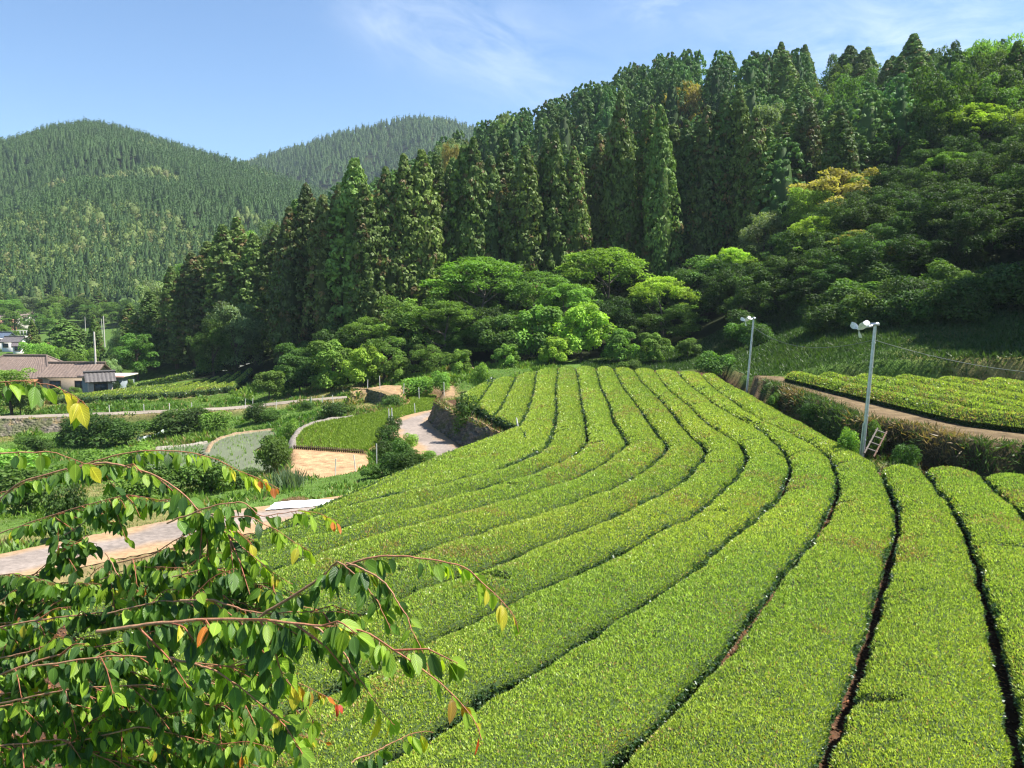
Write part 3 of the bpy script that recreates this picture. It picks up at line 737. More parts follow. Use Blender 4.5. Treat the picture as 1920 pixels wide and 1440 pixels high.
def rnd_lobes(seed, Rr, H, k, zlo, sz=(0.35, 0.55), flat=0.75):
    rs = np.random.default_rng(300 + seed); out_ = []
    for i in range(k):
        a = i * 2.4 + rs.uniform(-.4, .4); t = (i + 0.5) / k
        h = zlo + (1 - zlo) * (0.12 + 0.76 * rs.random() ** 0.8)
        lim = math.sqrt(max(0.05, 1 - ((h - (zlo + 0.25)) / (1 - zlo)) ** 2 * 1.2))
        r = Rr * lim * math.sqrt(t) * 0.72
        s = Rr * rs.uniform(*sz)
        if math.sin(a * 2 + seed) * math.sin(h * 9 + seed * 1.7) > 0.45: continue
        if rs.random() < 0.22: r *= 1.32; s *= 0.8
        out_.append((r * math.cos(a), r * math.sin(a), H * h, s, s * rs.uniform(.8, 1.2), s * flat * rs.uniform(0.8, 1.15)))
    return out_
KINDS = {}
def kind(key, crown_mb, trunk, H, Rr, cmat):
    me = crown_mb.mesh(key + '_crown', [cmat]); tm = trunk.mesh(key + '_trunk', [M_BARK], True) if trunk else None
    KINDS[key] = (me, tm, H, Rr)
for i in range(4):
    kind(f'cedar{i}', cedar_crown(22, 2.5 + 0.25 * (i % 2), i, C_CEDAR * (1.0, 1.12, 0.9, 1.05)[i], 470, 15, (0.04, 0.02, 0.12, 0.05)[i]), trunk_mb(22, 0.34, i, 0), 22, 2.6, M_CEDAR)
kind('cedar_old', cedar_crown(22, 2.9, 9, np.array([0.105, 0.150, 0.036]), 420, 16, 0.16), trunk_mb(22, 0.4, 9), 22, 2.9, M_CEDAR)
for i in range(3):
    kind(f'hinoki{i}', cedar_crown(15, 3.1, 20 + i, np.array([0.090, 0.172, 0.042]) * (1, 1.15, 0.88)[i], 190, 14, 0.02, 0.18, 0.5, True), trunk_mb(15, 0.22, 20 + i), 15, 2.7, M_CEDAR)
BC = {'dark': (0.056, 0.108, 0.024), 'mid': (0.105, 0.190, 0.036), 'bright': (0.165, 0.285, 0.048), 'lime': (0.260, 0.380, 0.050), 'gold': (0.300, 0.270, 0.075), 'pale': (0.190, 0.260, 0.115)}
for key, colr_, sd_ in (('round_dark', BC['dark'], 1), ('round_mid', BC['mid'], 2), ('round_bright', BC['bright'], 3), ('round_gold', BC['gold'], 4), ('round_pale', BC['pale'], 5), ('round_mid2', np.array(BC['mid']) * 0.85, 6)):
    kind(key, lobes_crown(rnd_lobes(sd_, 4.6, 9, 75, 0.06, (0.10, 0.24), 0.80), 8600, 0.29, colr_, sd_, 0.42, 0.0), trunk_mb(9, 0.26, 40 + sd_, 6, 2.2, top=0.8), 9, 4, M_BROAD)
for key, colr_, sd_, acc in (('tier_bright', BC['bright'], 11, None), ('tier_mid', BC['mid'], 12, None), ('tier_lime', BC['lime'], 13, None), ('tier_rust', (0.11, 0.16, 0.035), 14, ((0.34, 0.16, 0.06), 0.22)), ('tier_dark', np.array(BC['dark']) * 1.2, 15, None)):
    rs = np.random.default_rng(sd_); lb = []
    for i in range(62):
        a = i * 2.4 + rs.uniform(-.5, .5); r = 4.4 * math.sqrt((i + .3) / 62) * rs.uniform(0.72, 1.02); h = 8.5 - 0.10 * r * r - rs.uniform(0, 3.2) * (r > 1.2) * rs.random()
        s = rs.uniform(0.4, 1.0); lb.append((r * math.cos(a), r * math.sin(a), h, s, s * rs.uniform(.7, 1.3), rs.uniform(0.2, 0.42)))
    kind(key, lobes_crown(lb, 7000, 0.27, colr_, sd_, 0.36, 0.35, acc, 0.1, -0.6, 0.5), trunk_mb(8, 0.2, 60 + sd_, 9, 3.2, (0.14, 0.12, 0.10), 0.85, 0.5, 0.2), 9, 4.6, M_BROAD)
for key, colr_, sd_ in (('vine', BC['bright'], 21), ('vine_lime', BC['lime'], 22), ('vine_mid', BC['mid'], 23)):
    kind(key, lobes_crown(rnd_lobes(sd_, 3.7, 6, 55, 0.02, (0.11, 0.27), 0.8), 7000, 0.28, colr_, sd_, 0.35, 0.1, None, 0.3, -0.7, 0.75), trunk_mb(5, 0.16, 80 + sd_, 4, 1.6, top=0.8), 6, 3.6, M_BROAD)
for key, colr_, sd_ in (('bush_dark', np.array(BC['dark']) * 1.1, 31), ('bush_mid', BC['mid'], 32), ('bush_bright', BC['bright'], 33)):
    kind(key, lobes_crown(rnd_lobes(sd_, 1.0, 1.7, 12, 0.05, (0.3, 0.5), 0.9), 2600, 0.15, colr_, sd_, 0.3, 0.0, None, 0.1, -0.8, 0.5), trunk_mb(1.3, 0.05, 90 + sd_, 7, 0.7, top=0.9, z0=0.15), 1.75, 1.1, M_BROAD)

def plant(key, x, y, z, h, r, name, label, cat, group=None, parts=True, lean=0.0):
    me, tm, H, Rr = KINDS[key]
    sx = r / Rr; sz = h / H
    if parts and tm is not None:
        root = thing(name, label, cat, (x, y, z - 0.15), random.random() * 6.28, group)
        c = link('crown', me, root); t = link('trunk', tm, root)
        root.scale = (sx, sx * random.uniform(.92, 1.08), sz)
        root.rotation_euler[0] = random.uniform(-.03, .03) + lean; root.rotation_euler[1] = random.uniform(-.03, .03)
    else:
        root = link(name, me); tag(root, label, cat, group)
        root.location = (x, y, z - 0.15); root.scale = (sx, sx, sz); root.rotation_euler[2] = random.random() * 6.28
    return root
def ground_at(px, dep):
    x = (px - 960) / F * dep
    z = gzi(x, dep) if (X0 < x < X1 and Y0 < dep < Y1) else terrain_z(np.array([x]), np.array([dep]), False)[0]
    return x, float(z)
def plant_px(key, px, top, hw, dep, name, label, cat, group=None, sink=0.0, **k):
    """a tree whose foot stands on the terrain at a known distance; its height and spread come from the photo"""
    x, z = ground_at(px, dep)
    zt = CZ + (HY - top) / F * dep
    h = max(zt - z + sink, 1.2); r = min(hw / F * dep, h * 0.62)
    return plant(key, x, dep, z - sink, h, r, name, label, cat, group, **k)

# ---- the tall front rank of cedars
front = np.array([(255, 590), (285, 545), (330, 500), (365, 475), (400, 455), (430, 425), (455, 412), (480, 440), (520, 425), (545, 392), (585, 352), (610, 372), (640, 352), (670, 306), (700, 352), (735, 322), (765, 300), (800, 292), (830, 300), (860, 282), (890, 268),
                  (920, 300), (950, 272), (985, 285), (1015, 272), (1045, 262), (1080, 285), (1115, 262), (1150, 190), (1165, 235), (1205, 212), (1240, 212), (1275, 236), (1310, 212), (1340, 192), (1375, 184), (1405, 215), (1430, 250), (1455, 282), (1500, 206), (1565, 218)], float)
CG = 'tall plantation cedars in the front rank'
nfr = 0
for i, (px, top) in enumerate(front):
    dep = float(np.interp(px, [250, 420, 525, 545, 700, 900, 1150, 1450, 1600], [140, 138, 134, 116, 114, 120, 124, 122, 112])) + random.uniform(-3, 3)
    hw = 26 if px < 340 else 35 if px < 1000 else 30
    if px in (670,): hw = 44
    if px < 500: lab = 'tall cedar at the left end of the front rank, above the stubby tea plot'
    elif px < 760: lab = 'tall ragged cedar in the front rank left of the umbrella trees'
    elif px < 1130: lab = 'tall cedar in the front rank right behind the umbrella trees'
    elif px < 1470: lab = 'slender straight cedar in the tight rank above the far tea rows'
    else: lab = 'lone dark cedar rising among the broadleaf trees on the right slope'
    if px == 670: lab = 'tallest cedar with a pointed top standing proud of the front rank'
    if px == 455: lab = 'bright green pointed cedar above the stubby tea plot'
    plant_px('cedar_old' if 520 <= px <= 640 or i % 6 == 3 else f'cedar{i % 4}', px, top, hw, dep, 'cedar_tree', lab, 'cedar', CG)
# second and third rank fill the wood behind
for i in range(64):
    px = 300 + i * 20.5 + random.uniform(-6, 6)
    if px < 530: continue
    dep = float(np.interp(px, [250, 420, 560, 700, 900, 1150, 1450, 1600], [134, 131, 121, 121, 127, 131, 130, 120])) + random.uniform(0, 7)
    top = np.interp(px, front[:, 0], front[:, 1]) + random.uniform(8, 60)
    plant_px(f'cedar{i % 4}' if i % 5 else 'cedar_old', px, top, random.uniform(28, 38), dep, 'cedar_tree', 'cedar half hidden in the second rank of the front plantation', 'cedar', 'cedars of the second rank')

# ---- canopy of the hill behind: top line of the photo
hill_top = np.array([(560, 400), (650, 345), (700, 352), (760, 312), (830, 272), (880, 246), (930, 228), (985, 206), (1040, 196), (1080, 176), (1140, 150), (1200, 122), (1250, 110), (1310, 106), (1370, 112), (1430, 118), (1480, 112), (1540, 120), (1600, 112), (1680, 118), (1740, 100), (1800, 96), (1860, 82), (1920, 84), (2100, 90)], float)
hill_pts = []
rs = np.random.default_rng(77)
tries = 0
while tries < 9000 and len(hill_pts) < 300:
    tries += 1
    px = rs.uniform(640, 2020); dep = rs.uniform(136, 246)
    if px > 1450: dep = rs.uniform(112, 215)
    x, z = (px - 960) / F * dep, None
    if any((x - a) ** 2 + (dep - b) ** 2 < 4.4 ** 2 for a, b, *_ in hill_pts): continue
    hill_pts.append((x, dep, px))
hp = np.array(hill_pts)
hz = terrain_z(hp[:, 0], hp[:, 1], False)
for i, (x, y, px) in enumerate(hill_pts):
    h = 14 + rs.uniform(-2, 3)
    # keep to the sky line of the hill
    zmax = CZ + (HY - np.interp(px, hill_top[:, 0], hill_top[:, 1]) + rs.uniform(-16, 6)) / F * y
    if hz[i] + h > zmax: h = zmax - hz[i]
    if y > 180 and hz[i] + h < zmax: h = min(zmax - hz[i], 21)
    if h < 6: continue
    r = rs.random(); g = fbm(np.array([x]), np.array([y]), 30, 71)[0]
    if px > 1500 and r < 0.35: key, nm, lab = random.choice(['round_mid', 'round_dark', 'round_mid2']), 'broadleaf_tree', 'broadleaf tree mixed into the conifers high on the right slope'
    elif px < 980 and r < 0.25: key, nm, lab = random.choice(['round_mid', 'round_pale', 'round_gold']), 'broadleaf_tree', 'rounded broadleaf tree on the shoulder of the hill behind the cedars'
    elif px > 1420 and r < 0.6: key, nm, lab = f'cedar{i % 4}', 'cedar_tree', 'dark cedar high on the slope below the right skyline'
    else: key, nm, lab = f'hinoki{i % 3}', 'cypress_tree', 'dense cypress in the plantation covering the hill behind the cedars'
    plant(key, x, y, hz[i], h, (2.7 if 'round' not in key else 4.2) * rs.uniform(0.9, 1.25), nm, lab, 'broadleaf tree' if nm[0] == 'b' else ('cedar' if nm[:2] == 'ce' else 'cypress'), 'trees on the hill behind', parts=False)
# skyline individuals
for px, top, hw, dep, key, nm, lab in [
    (1443, 100, 19, 205, 'cedar1', 'cedar_tree', 'small pointed cedar on the skyline, left one of the notch'), (1490, 104, 19, 205, 'cedar2', 'cedar_tree', 'small pointed cedar on the skyline beside the notch'),
    (1575, 106, 34, 190, 'cedar3', 'cedar_tree', 'broad cedar breaking the skyline in the middle of the ridge'), (1684, 86, 34, 175, 'cedar0', 'cedar_tree', 'tallest pointed cedar on the right skyline'),
    (1752, 92, 34, 170, 'round_mid2', 'broadleaf_tree', 'loose open tree on the skyline right of the pointed cedar'), (1840, 82, 60, 140, 'round_bright', 'broadleaf_tree', 'pale flowering round tree on the skyline at the far right'),
    (1905, 88, 70, 118, 'round_mid', 'broadleaf_tree', 'big dark tree on the right skyline at the frame edge'), (1268, 163, 46, 185, 'round_gold', 'broadleaf_tree', 'golden brown round tree high on the wooded hill'),
    (1218, 205, 24, 160, 'round_gold', 'broadleaf_tree', 'small golden tree just under the big golden one'), (1420, 200, 44, 150, 'round_pale', 'broadleaf_tree', 'pale flowering tree behind the end of the cedar rank'),
    (1480, 245, 42, 140, 'round_bright', 'broadleaf_tree', 'light green tree between the cedar rank and the lone cedars'), (850, 262, 30, 170, 'round_gold', 'broadleaf_tree', 'brownish tree on the crest above the cedar rank'),
    (1000, 300, 22, 128, 'round_gold', 'broadleaf_tree', 'thin brown crown poking out between the front cedars'), (515, 408, 42, 165, 'round_pale', 'broadleaf_tree', 'pale green tree behind the left front cedars'),
    (470, 425, 40, 170, 'round_bright', 'broadleaf_tree', 'light green round tree behind the left front cedars'), (345, 485, 60, 165, 'round_mid', 'broadleaf_tree', 'round tree behind the leftmost front cedars'),
    (300, 520, 46, 150, 'round_pale', 'broadleaf_tree', 'pale round tree left of the cedar rank')]:
    plant_px(key, px, top, hw, dep, nm, lab, 'cedar' if nm[0] == 'c' else 'broadleaf tree', 'single trees standing out on the wooded hill')

# ---- broadleaf trees in front of the cedars and on the right slope
BL = [  # key, px, top, half width, distance, label
    ('tier_bright', 900, 478, 118, 110, 'wide umbrella shaped tree left of centre before the cedars'), ('tier_bright', 1130, 462, 120, 113, 'wide umbrella shaped tree above the middle tea rows'),
    ('tier_mid', 1010, 505, 90, 107, 'shaded umbrella tree between the two wide ones'), ('tier_lime', 1240, 515, 85, 104, 'yellow green tiered tree right of the umbrella trees'),
    ('tier_bright', 1065, 528, 75, 103, 'small bright tiered tree under the umbrella trees'), ('round_mid', 770, 545, 85, 106, 'spreading mid green tree at the foot of the ragged cedars'),
    ('tier_mid', 835, 560, 80, 102, 'layered dark tree below the left umbrella tree'), ('tier_mid', 690, 590, 62, 104, 'layered tree in the shade of the tallest cedar'),
    ('vine', 1010, 565, 85, 98, 'bright vine covered mound in the middle of the thicket'), ('vine_lime', 1090, 560, 62, 96, 'yellow green vine mound behind the tea rows'),
    ('vine_mid', 930, 585, 75, 97, 'dark vine draped tree left of the bright mound'), ('vine', 1160, 610, 75, 93, 'bright bushy mound right behind the far tea row ends'),
    ('vine_lime', 1040, 625, 60, 93, 'low lime green bush at the ends of the tea rows'), ('vine', 950, 640, 52, 93, 'leafy bright bush at the left corner of the tea field'),
    ('vine', 1225, 618, 62, 91, 'leafy bush behind the eighth tea row end'), ('vine_mid', 1290, 630, 66, 90, 'dull green bush in the shade left of the far fan pole'),
    ('round_mid', 720, 625, 70, 97, 'rounded green bush tree behind the farm road'), ('vine', 620, 630, 62, 98, 'bright leafy thicket at the bend of the farm road'),
    ('vine_lime', 680, 640, 46, 95, 'light green thicket above the small stone wall'), ('round_mid2', 800, 640, 60, 95, 'bushy dark green tree above the upper paddy'),
    ('vine', 860, 650, 50, 92, 'bushy bright shrub left of the tea field corner'), ('vine_mid', 560, 660, 56, 100, 'dense shrub thicket beside the farm road'),
    ('vine_mid', 500, 690, 62, 97, 'dark rounded shrub at the end of the small tea plot'), ('vine', 745, 665, 42, 94, 'bright shrub above the small stone wall'),
    ('round_dark', 640, 600, 60, 108, 'dark tree in the shadow under the ragged cedars'),
    ('round_pale', 440, 560, 60, 121, 'brownish green round tree under the bright cedar'), ('round_mid2', 400, 590, 40, 118, 'dark round tree under the left cedars'),
    ('round_mid', 1330, 470, 80, 110, 'mid green tree at the foot of the slender cedar rank'), ('tier_lime', 1370, 462, 50, 108, 'yellow green layered crown right of the slender cedars'),
    ('round_dark', 1290, 500, 60, 108, 'dark round tree right of the umbrella trees'), ('round_dark', 1360, 540, 90, 100, 'broad dark tree in shade above the far fan pole'),
    ('round_dark', 1450, 500, 90, 96, 'deep shaded tree behind the far fan pole'), ('round_pale', 1425, 395, 50, 112, 'pale airy tree at the end of the cedar rank'),
    ('round_gold', 1560, 312, 80, 108, 'tree with yellow green flowering crown on the right slope'), ('round_bright', 1500, 350, 50, 108, 'light green tree left of the yellow flowering crown'),
    ('tier_lime', 1520, 405, 55, 98, 'bright lime branch tree on the dark right slope'), ('round_mid', 1500, 430, 60, 98, 'grey green tree below the lime branches'),
    ('tier_rust', 1680, 450, 62, 84, 'slim bare stemmed tree with rusty new shoots'), ('tier_rust', 1600, 430, 60, 90, 'tree with pale flower tufts left of the rusty tree'),
    ('round_dark', 1560, 480, 85, 92, 'big dark shaded tree under the flowering crowns'), ('round_dark', 1640, 540, 70, 82, 'dark shaded shrub tree behind the near fan pole'),
    ('tier_rust', 1850, 420, 95, 84, 'layered tree with pale yellow tufts at the right edge'), ('tier_lime', 1900, 455, 80, 80, 'light green layered tree at the right frame edge'),
    ('round_pale', 1830, 315, 95, 96, 'silvery leaved tree high on the right slope'), ('round_pale', 1730, 350, 60, 100, 'silvery tree left of the larger silvery one'),
    ('tier_lime', 1800, 205, 110, 112, 'bright lime layered tree near the right skyline'), ('tier_lime', 1900, 215, 90, 108, 'bright lime layered tree touching the right frame edge'),
    ('tier_bright', 1760, 290, 70, 104, 'green layered tree under the lime ones'), ('round_dark', 1760, 480, 110, 86, 'wide black green tree in deep shade at the right'),
    ('round_dark', 1900, 545, 100, 74, 'dark tree above the grassy slope at the right edge'), ('round_dark', 1960, 480, 110, 70, 'tall dark tree at the right frame edge over the grass slope'), ('round_dark', 1830, 470, 100, 80, 'dark tree standing between the layered tree and the slope'), ('round_dark', 1640, 470, 90, 88, 'dark tree just behind the rusty topped one'), ('round_dark', 1700, 400, 80, 96, 'dark tree between the silvery and rusty trees'),
    ('round_mid2', 1660, 250, 80, 116, 'dark green broadleaf below the pointed cedar'), ('round_mid', 1620, 330, 60, 108, 'green broadleaf right of the yellow flowering crown'),
    ('round_mid2', 1860, 130, 80, 116, 'dark leafy tree below the right skyline'), ('round_mid2', 1740, 180, 80, 125, 'dense dark tree below the notch of the right skyline'),
    ('round_dark', 1420, 580, 60, 92, 'low dark tree right behind the far fan pole'), ('round_dark', 1530, 560, 80, 85, 'low dark tree between the two fan poles'),
    ('round_mid2', 1780, 570, 70, 76, 'low tree on the edge of the shaded grass slope'), ('round_dark', 1990, 420, 120, 84, 'dark tree just outside the right frame edge'),
    ('round_mid2', 1980, 250, 110, 100, 'dark slope tree just beyond the right frame edge')]
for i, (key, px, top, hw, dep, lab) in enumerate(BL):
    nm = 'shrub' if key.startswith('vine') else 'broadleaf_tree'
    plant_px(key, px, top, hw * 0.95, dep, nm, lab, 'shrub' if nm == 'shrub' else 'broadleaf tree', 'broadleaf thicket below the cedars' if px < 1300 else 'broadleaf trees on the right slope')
# filler trees so that no bare slope shows between them
rs = np.random.default_rng(5)
nf = 0; fl = []
for _ in range(2500):
    if nf >= 125: break
    px = rs.uniform(560, 2000) if nf < 70 else rs.uniform(1480, 2010)
    lo = np.interp(px, [500, 700, 850, 1000, 1250, 1350, 1430, 1500, 1850, 2000], [106, 100, 98, 99, 99, 96, 88, 84, 78, 74])
    hi = np.interp(px, [500, 900, 1150, 1450, 1600, 2000], [112, 118, 120, 118, 122, 128])
    dep = rs.uniform(lo, hi); x = (px - 960) / F * dep
    if any((x - a) ** 2 + (dep - b) ** 2 < 3.4 ** 2 for a, b in fl): continue
    fl.append((x, dep)); nf += 1
    gx_, z = ground_at(px, dep)
    key = ['round_dark', 'round_mid2', 'round_mid', 'vine_mid', 'round_dark'][nf % 5] if px < 1330 else 'round_dark'  # only dark crowns on the right, standing in for its deep shadows
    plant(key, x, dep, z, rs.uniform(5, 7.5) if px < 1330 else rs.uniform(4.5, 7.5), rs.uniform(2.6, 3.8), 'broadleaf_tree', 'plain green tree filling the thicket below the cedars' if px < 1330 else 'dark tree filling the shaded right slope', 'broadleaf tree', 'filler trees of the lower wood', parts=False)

# ---- valley trees on the left
VT = [('cedar1', 118, 598, 32, 165, 'cedar_tree', 'twin trunked dark cedar clump in the valley, left half'), ('cedar3', 138, 604, 26, 168, 'cedar_tree', 'lighter right half of the twin cedar clump in the valley'),
      ('cedar0', 180, 590, 15, 150, 'cedar_tree', 'slim dark cedar beside the pale utility pole'), ('cedar2', 66, 600, 14, 160, 'cedar_tree', 'small cedar standing left of the twin clump'),
      ('round_bright', 60, 634, 30, 138, 'broadleaf_tree', 'round bright green tree behind the tiled roof'), ('round_bright', 90, 640, 28, 136, 'broadleaf_tree', 'second round bright tree behind the tiled roof'),
      ('round_mid', 150, 648, 36, 134, 'broadleaf_tree', 'low dark tree behind the long roof'), ('round_mid', 255, 618, 46, 132, 'broadleaf_tree', 'spreading dark tree on a visible trunk right of the pole'),
      ('round_pale', 205, 668, 20, 124, 'broadleaf_tree', 'small pale bush tree beside the flat roofed shed'), ('round_mid2', 290, 615, 34, 138, 'broadleaf_tree', 'dark tree between the spreading tree and the cedars'),
      ('round_pale', 225, 610, 24, 150, 'broadleaf_tree', 'pale bamboo like tree at the edge of the far green field'), ('round_bright', 14, 682, 52, 90, 'broadleaf_tree', 'leafy tree in front of the tiled house at the left edge'),
      ('vine_mid', 30, 715, 30, 90, 'shrub', 'dark rounded shrub below the tiled house at the left edge'), ('round_mid', 30, 575, 30, 285, 'broadleaf_tree', 'round tree by the far houses'), ('round_mid2', 75, 585, 26, 282, 'broadleaf_tree', 'dark tree right of the far houses'),
      ('round_mid', 5, 605, 28, 245, 'broadleaf_tree', 'tree between the two village houses'), ('bush_dark', 215, 712, 12, 114, 'bush', 'dark bush in front of the flat roofed shed'), ('round_mid2', 110, 552, 40, 312, 'broadleaf_tree', 'dark tree at the mountain foot'),
      ('round_mid', 165, 552, 40, 314, 'broadleaf_tree', 'green tree at the mountain foot behind the far field'), ('cedar2', 190, 545, 16, 312, 'cedar_tree', 'dark cedar at the mountain foot'), ('round_pale', 60, 552, 44, 312, 'broadleaf_tree', 'pale tree at the mountain foot'),
      ('round_mid', 225, 562, 36, 296, 'broadleaf_tree', 'layered pale tree at the corner of the far field'), ('round_bright', 20, 558, 40, 305, 'broadleaf_tree', 'light tree at the mountain foot above the far houses')]
for key, px, top, hw, dep, nm, lab in VT:
    plant_px(key, px, top, hw, dep, nm, lab, {'cedar_tree': 'cedar', 'broadleaf_tree': 'broadleaf tree', 'shrub': 'shrub', 'bush': 'bush'}[nm], 'trees in the valley around the houses')

rs = np.random.default_rng(33)
for i in range(44):
    px = rs.uniform(-60, 262); dep = rs.uniform(278, 332) if i < 38 else rs.uniform(138, 165)
    if i >= 38 and px < 70: px = rs.uniform(70, 250)
    if 120 < px < 235 and 200 < dep < 300: continue
    if px < 80 and dep < 305: continue
    x, z = ground_at(px, dep)
    k_ = ['round_mid', 'round_mid2', 'round_pale', 'round_dark', 'vine_mid', 'cedar2'][i % 6]
    if 'cedar' in k_: plant(k_, x, dep, z, rs.uniform(10, 15), rs.uniform(2, 2.8), 'cedar_tree', 'plain cedar among the mixed trees at the far end of the valley', 'cedar', 'mixed trees on the valley floor', parts=False)
    else: plant(k_, x, dep, z, rs.uniform(6.5, 11) if i < 38 else rs.uniform(3, 5), rs.uniform(3, 4.4) if i < 38 else rs.uniform(1.8, 2.6), 'broadleaf_tree', 'plain round tree among the mixed trees on the valley floor', 'broadleaf tree', 'mixed trees on the valley floor', parts=False)
for px, top, hw, dep, key, lab in [(58, 716, 24, 107, 'vine_mid', 'leafy shrub against the front of the tiled farmhouse'), (104, 722, 18, 108, 'vine', 'bright shrub below the eaves of the long farmhouse wing'), (136, 722, 15, 106, 'vine_mid', 'dark shrub left of the small tiled shed'), (236, 706, 16, 116, 'vine', 'pale shrub at the right end of the flat roofed shed')]:
    plant_px(key, px, top, hw, dep, 'shrub', lab, 'shrub', 'trees in the valley around the houses')
# ---- the far woods, one mass each
def far_wood(name, n, pxr, depr, test, h0, r0, leaf, quads, cols, seed, minx=None):
    rs = np.random.default_rng(seed)
    global rng; keep_r = rng; rng = rs
    dep = np.sqrt(rs.uniform(depr[0] ** 2, depr[1] ** 2, n)); px = rs.uniform(*pxr, n); x = (px - 960) / F * dep
    ok = test(px, dep, x); px, dep, x = px[ok], dep[ok], x[ok]
    z = terrain_z(x, dep, False); n = len(x)
    mb = MB(); h = h0 * rs.uniform(0.75, 1.25, n); r = r0 * rs.uniform(0.8, 1.25, n)
    g = fbm(x, dep, 60, seed + 3); g2 = fbm(x, dep, 22, seed + 5)
    broad = (g * 0.7 + g2 * 0.3) > 0.66
    if name == 'knoll_woods': broad = (g * 0.5 + g2 * 0.5) > 0.30; h = h * 1.0; r = r * 1.25
    base = np.where(broad[:, None], np.where((rs.random(n) < 0.12)[:, None], cols[2], cols[1]), cols[0]) * rs.uniform(0.85, 1.18, (n, 1)) * (0.85 + 0.3 * g2[:, None])
    k = 7; an = np.arange(k) * 6.2832 / k
    rr = np.where(broad, r * 1.35, r); hh = np.where(broad, h * 0.72, h)
    ringh = np.where(broad[:, None], np.array([0.3, 0.75, 0.97]), np.array([0.15, 0.55, 0.9])); ringr = np.where(broad[:, None], np.array([0.6, 0.5, 0.15]), np.array([0.85, 0.5, 0.12]))
    v = np.zeros((n, 3, k, 3))
    v[..., 0] = x[:, None, None] + np.cos(an) * (rr[:, None] * ringr)[..., None]; v[..., 1] = dep[:, None, None] + np.sin(an) * (rr[:, None] * ringr)[..., None]
    v[..., 2] = (z[:, None] + hh[:, None] * ringh)[..., None]
    ii = np.arange(2)[:, None] * k; jj = np.arange(k)[None]; f = np.stack([ii + jj, ii + (jj + 1) % k, ii + k + (jj + 1) % k, ii + k + jj], -1).reshape(-1, 4)
    fa = (f[None] + (np.arange(n) * 3 * k)[:, None, None]).reshape(-1, 4)
    mb.add(v.reshape(-1, 3), fa, np.repeat(base * 0.8, 3 * k, 0))
    t = rs.random((n, quads)); a = rs.random((n, quads)) * 6.2832
    pr = np.where(broad[:, None], np.sqrt(np.clip(1 - ((t - 0.35) / 0.68) ** 2, 0, 1)), (1 - t) ** 0.75 * 0.98 + 0.04)
    rad = rr[:, None] * pr * rs.uniform(0.75, 1.12, (n, quads))
    p = np.stack([x[:, None] + rad * np.cos(a), dep[:, None] + rad * np.sin(a), z[:, None] + hh[:, None] * (0.1 + 0.92 * t)], -1).reshape(-1, 3)
    o = norm(np.stack([np.cos(a), np.sin(a), np.full_like(a, 0.6)], -1).reshape(-1, 3))
    d = norm(o * 0.5 + np.array([0, 0, 0.6]) + rdir(len(p)) * 0.6)
    leaf_quads(mb, p, d, o + rdir(len(p)) * 0.5, leaf * rs.uniform(0.7, 1.3, len(p)), leaf * 0.65, np.repeat(base, quads, 0) * rs.uniform(0.75, 1.3, (len(p), 1)))
    rng = keep_r
    tag(mb.build(name, M_FAR), kind='stuff')
FC = [np.array([0.072, 0.135, 0.036]), np.array([0.145, 0.200, 0.050]), np.array([0.20, 0.21, 0.07])]
far_wood('mountain_woods', 15500, (-120, 1050), (335, 770), lambda p, d, x: d < 770, 9.5, 2.15, 1.0, 28, FC, 1)
far_wood('distant_mountain_woods', 7000, (380, 1000), (640, 1190), lambda p, d, x: (p > 420), 11, 2.7, 1.5, 22, FC, 2)
far_wood('knoll_woods', 700, (-100, 520), (335, 450), lambda p, d, x: d > np.interp(p, [-100, 330, 520], [335, 345, 380]), 9, 3.0, 1.0, 90, FC, 3)
far_wood('hill_woods', 1500, (360, 2080), (134, 330), lambda p, d, x: (d > np.interp(p, [300, 420, 560, 700, 900, 1150, 1450, 1600, 2000], [150, 146, 136, 134, 138, 142, 140, 130, 122])) & ((d > 200) | (rng.random(len(p)) < 0.8)), 10.5, 2.5, 0.75, 60, FC, 4)

# ------------------------------------------------------------------ roads
def ribbon(path, half, nx, lift, colf, uneven=0.02):
    p = np.asarray(path, float); t = norm(np.gradient(p[:, :2], axis=0)); n = np.stack([t[:, 1], -t[:, 0]], 1)
    half = np.broadcast_to(half, (len(p),))
    s = np.linspace(-1, 1, nx)
    jit = 1 + (fbm(np.arange(len(p)) * 0.7, np.zeros(len(p)), 3, 3) - 0.5) * 0.3
    V = np.zeros((len(p), nx, 3)); V[..., :2] = p[:, None, :2] + n[:, None] * (s[None, :, None] * (half * jit)[:, None, None])
    V[..., 2] = gzi(V[..., 0], V[..., 1]) + lift + uneven * (1 - s[None] ** 4)
    C = colf(V, s)
    mb = MB(); mb.add(V, grid_faces(len(p), nx)[:, ::-1], C.reshape(-1, 3)); return mb
def road_col(V, s):
    base = np.array([0.235, 0.195, 0.165]); g = fbm(V[..., 0], V[..., 1], 1.6, 81)[..., None]
    c = base * (0.62 + 0.75 * g)
    d = sstep(0.35, 0.8, np.abs(s)[None] + (fbm(V[..., 0], V[..., 1], 2.0, 83) - 0.5) * 0.9 + 0.12 * (s[None] > 0))[..., None]
    return c * (1 - d) + np.array([0.33, 0.215, 0.115]) * d
rp = resample(road_c, 260)
M_CONC = attr_mat('old_concrete', 0.9, 5, 0.3, 0.4, 0.2, bump_sc=16, dist=0.02)
tag(ribbon(rp, 1.75, 15, 0.03, road_col).build('road', M_CONC, smooth=True), kind='structure')
tag(ribbon(resample(farm_c, 160), 1.25, 9, 0.03, lambda V, s: np.array([0.25, 0.21, 0.165]) * (0.7 + 0.6 * fbm(V[..., 0], V[..., 1], 1.5, 85))[..., None]).build('path', M_CONC, smooth=True), kind='structure')

